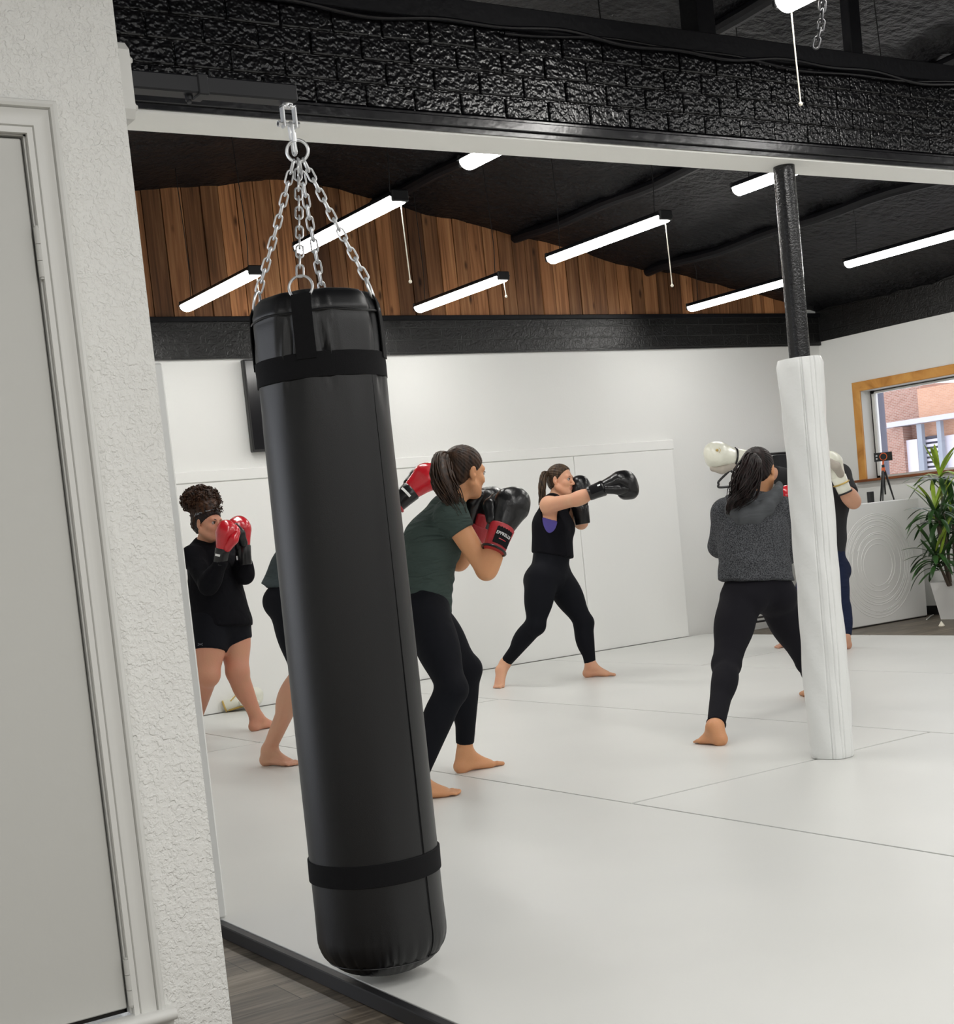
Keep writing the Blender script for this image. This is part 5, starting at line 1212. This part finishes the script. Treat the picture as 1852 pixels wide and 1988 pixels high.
sdf_obj('palm_panel', [ec(PG1(.02, 0, .036), PG1(.11, 0, .046), (.034, .014), (.040, .014), _[2], '', .01)], M['glove_black'], gl1, h=.006)
MB().tube([PG1(-.02, .0, .049), PG1(-.045, .0, .049)], .004, 6).build('wrist_mark', M['print_white'], gl1)

# ---- woman hidden behind the bag
fR = foot((513, 1486), (600, 1487), 'R', length=.24); fL = foot((668, 1442), (745, 1434), 'L', length=.24)
J = dict(hipR=at(559, 1170, 7.58), hipL=at(563, 1166, 7.80), waist=at(567, 1108, 7.70), chest=at(590, 1046, 7.70), neck=at(648, 990, 7.68),
         shR=at(650, 1012, 7.50), shL=at(652, 1004, 7.86), elR=at(728, 1032, 7.40), wrR=at(787, 966, 7.34), elL=at(700, 1062, 7.84), wrL=at(722, 1004, 7.78),
         knR=at(588, 1304, 7.56), knL=at(655, 1292, 7.92), anR=fR['ank'], anL=fL['ank'], footR=fR, footL=fL)
S = dict(torso=(.165, .115, .128, .096, .145, .105), bust=.055, glutelow=-.01, glute=.064, arm=(.050, .040, .041, .030), leg=(.094, .060, .060, .037), shr=.052)
g2 = person(lerp(fR['heel'], fL['heel'], .5), 'person in a slate grey T-shirt and cropped leggings, mostly hidden behind the bag')
hd = (at(676, 934, 7.66), cv(.85, -.04, .5), cv(.05, 1, 0), 1.0)
bp, fr, R, P = build_body(g2, J, S, hd, 'skin_rosy', .009, 'hair_dark')
hem = (at(555, 1139, 7.7), cv(-.1, -.99, 0))
flare = [ec(J['waist'], at(556, 1146, 7.70), (.130, .104), (.166, .130), fr['hs'], 'pelvis', .04)]
sdf_obj('t_shirt', pick(bp, 'chest', 'belly', 'pelvis', 'clav', 'uarm')+flare, M['tee_slate'], g2, h=.0085, inf=.011, cuts={'pelvis': [hem], 'uarmR': [(lerp(J['shR'], J['elR'], .4), nrm(J['elR']-J['shR']))], 'uarmL': [(lerp(J['shL'], J['elL'], .4), nrm(J['elL']-J['shL']))]})
legg(bp, J, M['leggings'], g2, .93, .96, h=.0085, name='cropped_leggings')
hair_cap(hd[0], R, 1.0, g2, M['hair_dark'], (0, -.1, .05))
glr, PGr, _ = glove(g2, at(788, 962, 7.34), cv(.72, .66, .1), cv(.1, -.3, .9), cv(-.7, .7, .1), 1.02, M['glove_red'], M['glove_black'], thumbmat=M['glove_black'])
patch(glr, 'wrist_mark', M['print_white'], PGr, 1.02, .0, .012, -40, 30, 1, .004, rows=2)
MB().tube([PGr(-.066, .049*math.cos(a), .044*math.sin(a)) for a in np.linspace(0, 2*math.pi, 30, endpoint=False)], .006, 8, 0, False, True).build('cuff_edge', M['glove_cuff_red'], glr)
glove(g2, at(722, 1002, 7.78), cv(.2, .97, .05), cv(-.3, .1, -.9), cv(-1, 0, 0), 1.0, M['glove_red'], M['glove_black'])

# ---- woman in the grey hoodie, seen from behind
fL = foot((1404, 1447), (1356, 1442), 'L', length=.195); fR = foot((1585, 1357), (1567, 1350), 'R', length=.23)
J = dict(hipL=at(1436, 1160, 7.70), hipR=at(1506, 1158, 7.80), waist=at(1464, 1092, 7.75), chest=at(1462, 1036, 7.75), neck=at(1472, 972, 7.80),
         shL=at(1410, 996, 7.76), shR=at(1520, 994, 7.82), elL=at(1398, 1060, 7.86), wrL=at(1425, 1002, 8.06), elR=at(1530, 1072, 7.92), wrR=at(1523, 1008, 8.12),
         knL=at(1410, 1290, 7.44), knR=at(1571, 1284, 8.02), anL=fL['ank'], anR=fR['ank'], footL=fL, footR=fR, backL=cv(.2, .1, -1), backR=cv(0, .1, -1))
S = dict(pelup=.055, glutelow=.0, torso=(.182, .138, .160, .122, .170, .118), bust=.06, glute=.078, arm=(.056, .045, .045, .032), leg=(.104, .068, .062, .038), shr=.056)
g5 = person(lerp(fR['heel'], fL['heel'], .5), 'person seen from behind in a grey hooded sweatshirt and charcoal leggings by the padded pole')
hd = (at(1473, 915, 7.82), cv(.40, -.12, .90), cv(-.08, .98, .12), 1.03)
bp, fr, R, P = build_body(g5, J, S, hd, 'skin_tan', .009, 'hair_dark')
hem = (at(1464, 1124, 7.75), cv(.03, -1, 0))
loose = [ec(J['chest'], at(1466, 1134, 7.75), (.172, .130), (.196, .150), fr['hs'], 'belly', .04)]
def seam5(x, y, z):
    q = np.stack([x, y, z], 1)-J['chest']; u_ = q@cr; w_ = q@cu; f_ = q@cf
    arc = w_+.085+.55*u_*u_*6*.6; back = f_ < 0
    s1 = .0035*np.exp(-(arc/.006)**2)*back
    s2 = .0035*np.exp(-(((np.abs(u_-.005)-.125-.25*np.clip(w_, -.1, .2)*-.6))/.006)**2)*back*(w_ > -.02)
    return s1*1.0-0+s2+.004*np.sin(w_*40+u_*25)*np.exp(-((w_+.16)/.06)**2)
sdf_obj('hooded_sweatshirt', pick(bp, 'chest', 'belly', 'pelvis', 'clav', 'uarm', 'farm')+loose, M['hoodie'], g5, h=.008, inf=lambda t: .020 if t[1:4] == 'arm' else .018, disp=seam5, cuts={'pelvis': [hem], 'belly': [hem]})
hp_ = [(1413, 972, 7.74), (1420, 990, 7.66), (1440, 1004, 7.615), (1466, 1004, 7.61), (1490, 985, 7.64), (1508, 960, 7.72), (1512, 946, 7.80)]
hp3 = [at(*q) for q in hp_]; hr_ = [.030, .036, .040, .040, .036, .034, .030]
sdf_obj('hood', [ec(hp3[i], hp3[i+1], (hr_[i]*1.25, hr_[i]*.8), (hr_[i+1]*1.25, hr_[i+1]*.8), cv(0, 1, -.35), '', .03) for i in range(6)]+[ball(at(1450, 985, 7.68), .055, '', .04), ball(at(1486, 972, 7.70), .045, '', .04)], M['hood_plain'], g5, h=.008)
legg(bp, J, M['leggings_grey'], g5, .05, .14, h=.0085)
# rolled hems
for d in 'L':
    c_ = lerp(J['an'+d], J['kn'+d], .055); ax0 = nrm(J['kn'+d]-J['an'+d]); u1 = nrm(np.cross(ax0, [1, 0, 0])); u2 = np.cross(ax0, u1)
    MB().tube([c_+.043*(math.cos(a)*u1+math.sin(a)*u2) for a in np.linspace(0, 6.283, 24, endpoint=False)], .007, 8, 0, False, True).build('leg_hem', M['leggings_grey'], g5)
hair_cap(hd[0], R, 1.03, g5, M['hair_dark'], (0, -.095, .06), thick=1.04)
strands(g5, 'ponytail', M['hair_dark'], [at(1468, 888, 7.69), at(1460, 897, 7.64), at(1452, 925, 7.60), at(1440, 955, 7.585), at(1418, 988, 7.585)], [.018, .062, .082, .080, .030], 190, .0040, .25, .012)
strands(g5, 'hair_lock', M['hair_dark'], [at(1440, 955, 7.56), at(1420, 975, 7.555), at(1413, 1000, 7.56)], [.02, .022, .010], 30, .0036, .3, .005, seg=10)
glove(g5, at(1526, 1016, 8.14), cv(-.02, .98, .15), cv(-.6, 0, -.6), cv(-1, 0, .2), .95, M['glove_red'], M['glove_black'])
glove(g5, at(1450, 1002, 8.10), cv(.1, .98, .1), cv(.6, 0, -.6), cv(1, 0, .2), 1.0, M['glove_red'], M['glove_black'])

# ---- man behind the pole
fL = foot((1647, 1259), (1632, 1263), 'L', length=.26); fR = foot((1549, 1251), (1533, 1254), 'R', length=.26)
J = dict(hipR=at(1580, 1102, 11.05), hipL=at(1615, 1102, 10.92), waist=at(1598, 1046, 10.98), chest=at(1596, 985, 10.98), neck=at(1592, 920, 10.98),
         shR=at(1556, 935, 11.06), shL=at(1630, 922, 10.90), elR=at(1482, 916, 10.86), wrR=at(1440, 888, 10.74), elL=at(1657, 974, 10.70), wrL=at(1630, 938, 10.60),
         knR=at(1560, 1180, 11.1), knL=at(1630, 1178, 10.86), anR=fR['ank'], anL=fL['ank'], footR=fR, footL=fL)
S = dict(torso=(.170, .125, .165, .125, .190, .130), glute=.085, arm=(.062, .050, .055, .036), leg=(.092, .064, .060, .042), shr=.068)
g6 = person(lerp(fR['heel'], fL['heel'], .5), 'person in a black T-shirt and jeans with cream gloves, standing behind the padded pole')
hd = (at(1584, 882, 10.96), cv(-.55, -.05, -.83), cv(-.1, 1, 0), 1.02)
bp, fr, R, P = build_body(g6, J, S, hd, 'skin_rosy', .010, 'hair_dark')
hem = (at(1598, 1078, 10.98), cv(0, -1, 0))
sdf_obj('t_shirt', pick(bp, 'chest', 'belly', 'pelvis', 'clav', 'uarm'), M['black_cloth'], g6, h=.010, inf=lambda t: .016 if t[1:4] == 'arm' else .012, cuts={'pelvis': [hem], 'uarmR': [(lerp(J['shR'], J['elR'], .75), nrm(J['elR']-J['shR']))], 'uarmL': [(lerp(J['shL'], J['elL'], .72), nrm(J['elL']-J['shL']))]})
legg(bp, J, M['denim'], g6, .06, .06, .012, .010, 'jeans')
hair_cap(hd[0], R, 1.02, g6, M['hair_dark'], (0, -.06, .08))
ga_, PGa, _ = glove(g6, at(1441, 889, 10.74), cv(-.98, .10, -.15), cv(.1, -.5, .8), cv(.1, -.75, -.6), 1.30, M['glove_white'], M['glove_white'], thumbmat=M['glove_tan'], cuff_len=.13)
MB().tube([PGa(.046, .056*math.cos(a), .049*math.sin(a)) for a in np.linspace(0, 2*math.pi, 30, endpoint=False)], .007, 8, 0, False, True).build('wrist_band', M['glove_black'], ga_)
em = MB(); c_ = on_surface(ga_, 1392, 874)-.002*cf
for i in range(4):
    a = i*math.pi/4+.3; em.tube([c_-.012*cv(math.cos(a), math.sin(a), 0), c_+.012*cv(math.cos(a), math.sin(a), 0)], .0022, 5)
em.tube([c_+.019*(math.cos(a)*cr+math.sin(a)*cu)+.006*cr for a in np.linspace(-1.2, 1.2, 8)], .0016, 5)
em.build('emblem', M['gold'], ga_)
gb_, PGb, _ = glove(g6, at(1632, 936, 10.60), cv(-.42, .90, -.1), cv(-.8, -.3, -.4), cv(.3, .5, -.8), 1.12, M['glove_white'], M['glove_white'], thumbmat=M['glove_tan'], cuff_len=.12)
MB().tube([PGb(-.076, .048*math.cos(a), .043*math.sin(a)) for a in np.linspace(0, 2*math.pi, 30, endpoint=False)], .007, 8, 0, False, True).build('cuff_edge', M['glove_black'], gb_)
MB().tube([PGb(-.01, .0545*math.cos(a), .0475*math.sin(a)) for a in np.linspace(0, 2*math.pi, 30, endpoint=False)], .006, 8, 0, False, True).build('gold_band', M['gold'], gb_)

# ---- spare glove lying against the far wall pads
gp = onz(452, 1374, 0.0); gp[1] = min(gp[1], 10.0)
sg_ = empty('boxing_glove', gp, 'cream and gold boxing glove lying on the mat by the far wall pads', 'boxing glove')
q, PS, _ = glove(sg_, at(455, 1364, (gp-CAM)@cf), cv(.90, .36, .1), cv(.3, -.95, .1), cv(0, .2, -1), 1.0, M['glove_white'], M['glove_white'], cuff_len=.12)
low = min(v.co.z for v in q.data.vertices)
MB().tube([PS(-.078, .047*math.cos(a), .042*math.sin(a)) for a in np.linspace(0, 2*math.pi, 30, endpoint=False)], .007, 8, 0, False, True).build('gold_rim', M['gold'], q)
sdf_obj('gold_palm', [ec(PS(-.06, 0, .036), PS(.10, .0, .050), (.036, .012), (.045, .014), _[2], '', .01)], M['gold'], q, h=.007)
mb_ = MB().tube(bez([PS(-.02, -.05, -.02), PS(.03, -.02, -.047), PS(.03, .02, -.049), PS(-.02, .045, -.025)], 14), .0045, 6); mb_.build('gold_piping', M['gold'], q)
# ------------------------------------------------------------------ picture settings
SC.view_settings.view_transform = 'Standard'; SC.view_settings.look = 'None'; SC.view_settings.gamma = 1.0; SC.view_settings.exposure = 0.0
SC.view_settings.use_curve_mapping = False
SC.cycles.use_denoising = True; SC.cycles.max_bounces = 8; SC.cycles.diffuse_bounces = 5; SC.cycles.glossy_bounces = 3; SC.cycles.transparent_max_bounces = 8
SC.cycles.sample_clamp_indirect = 6.0
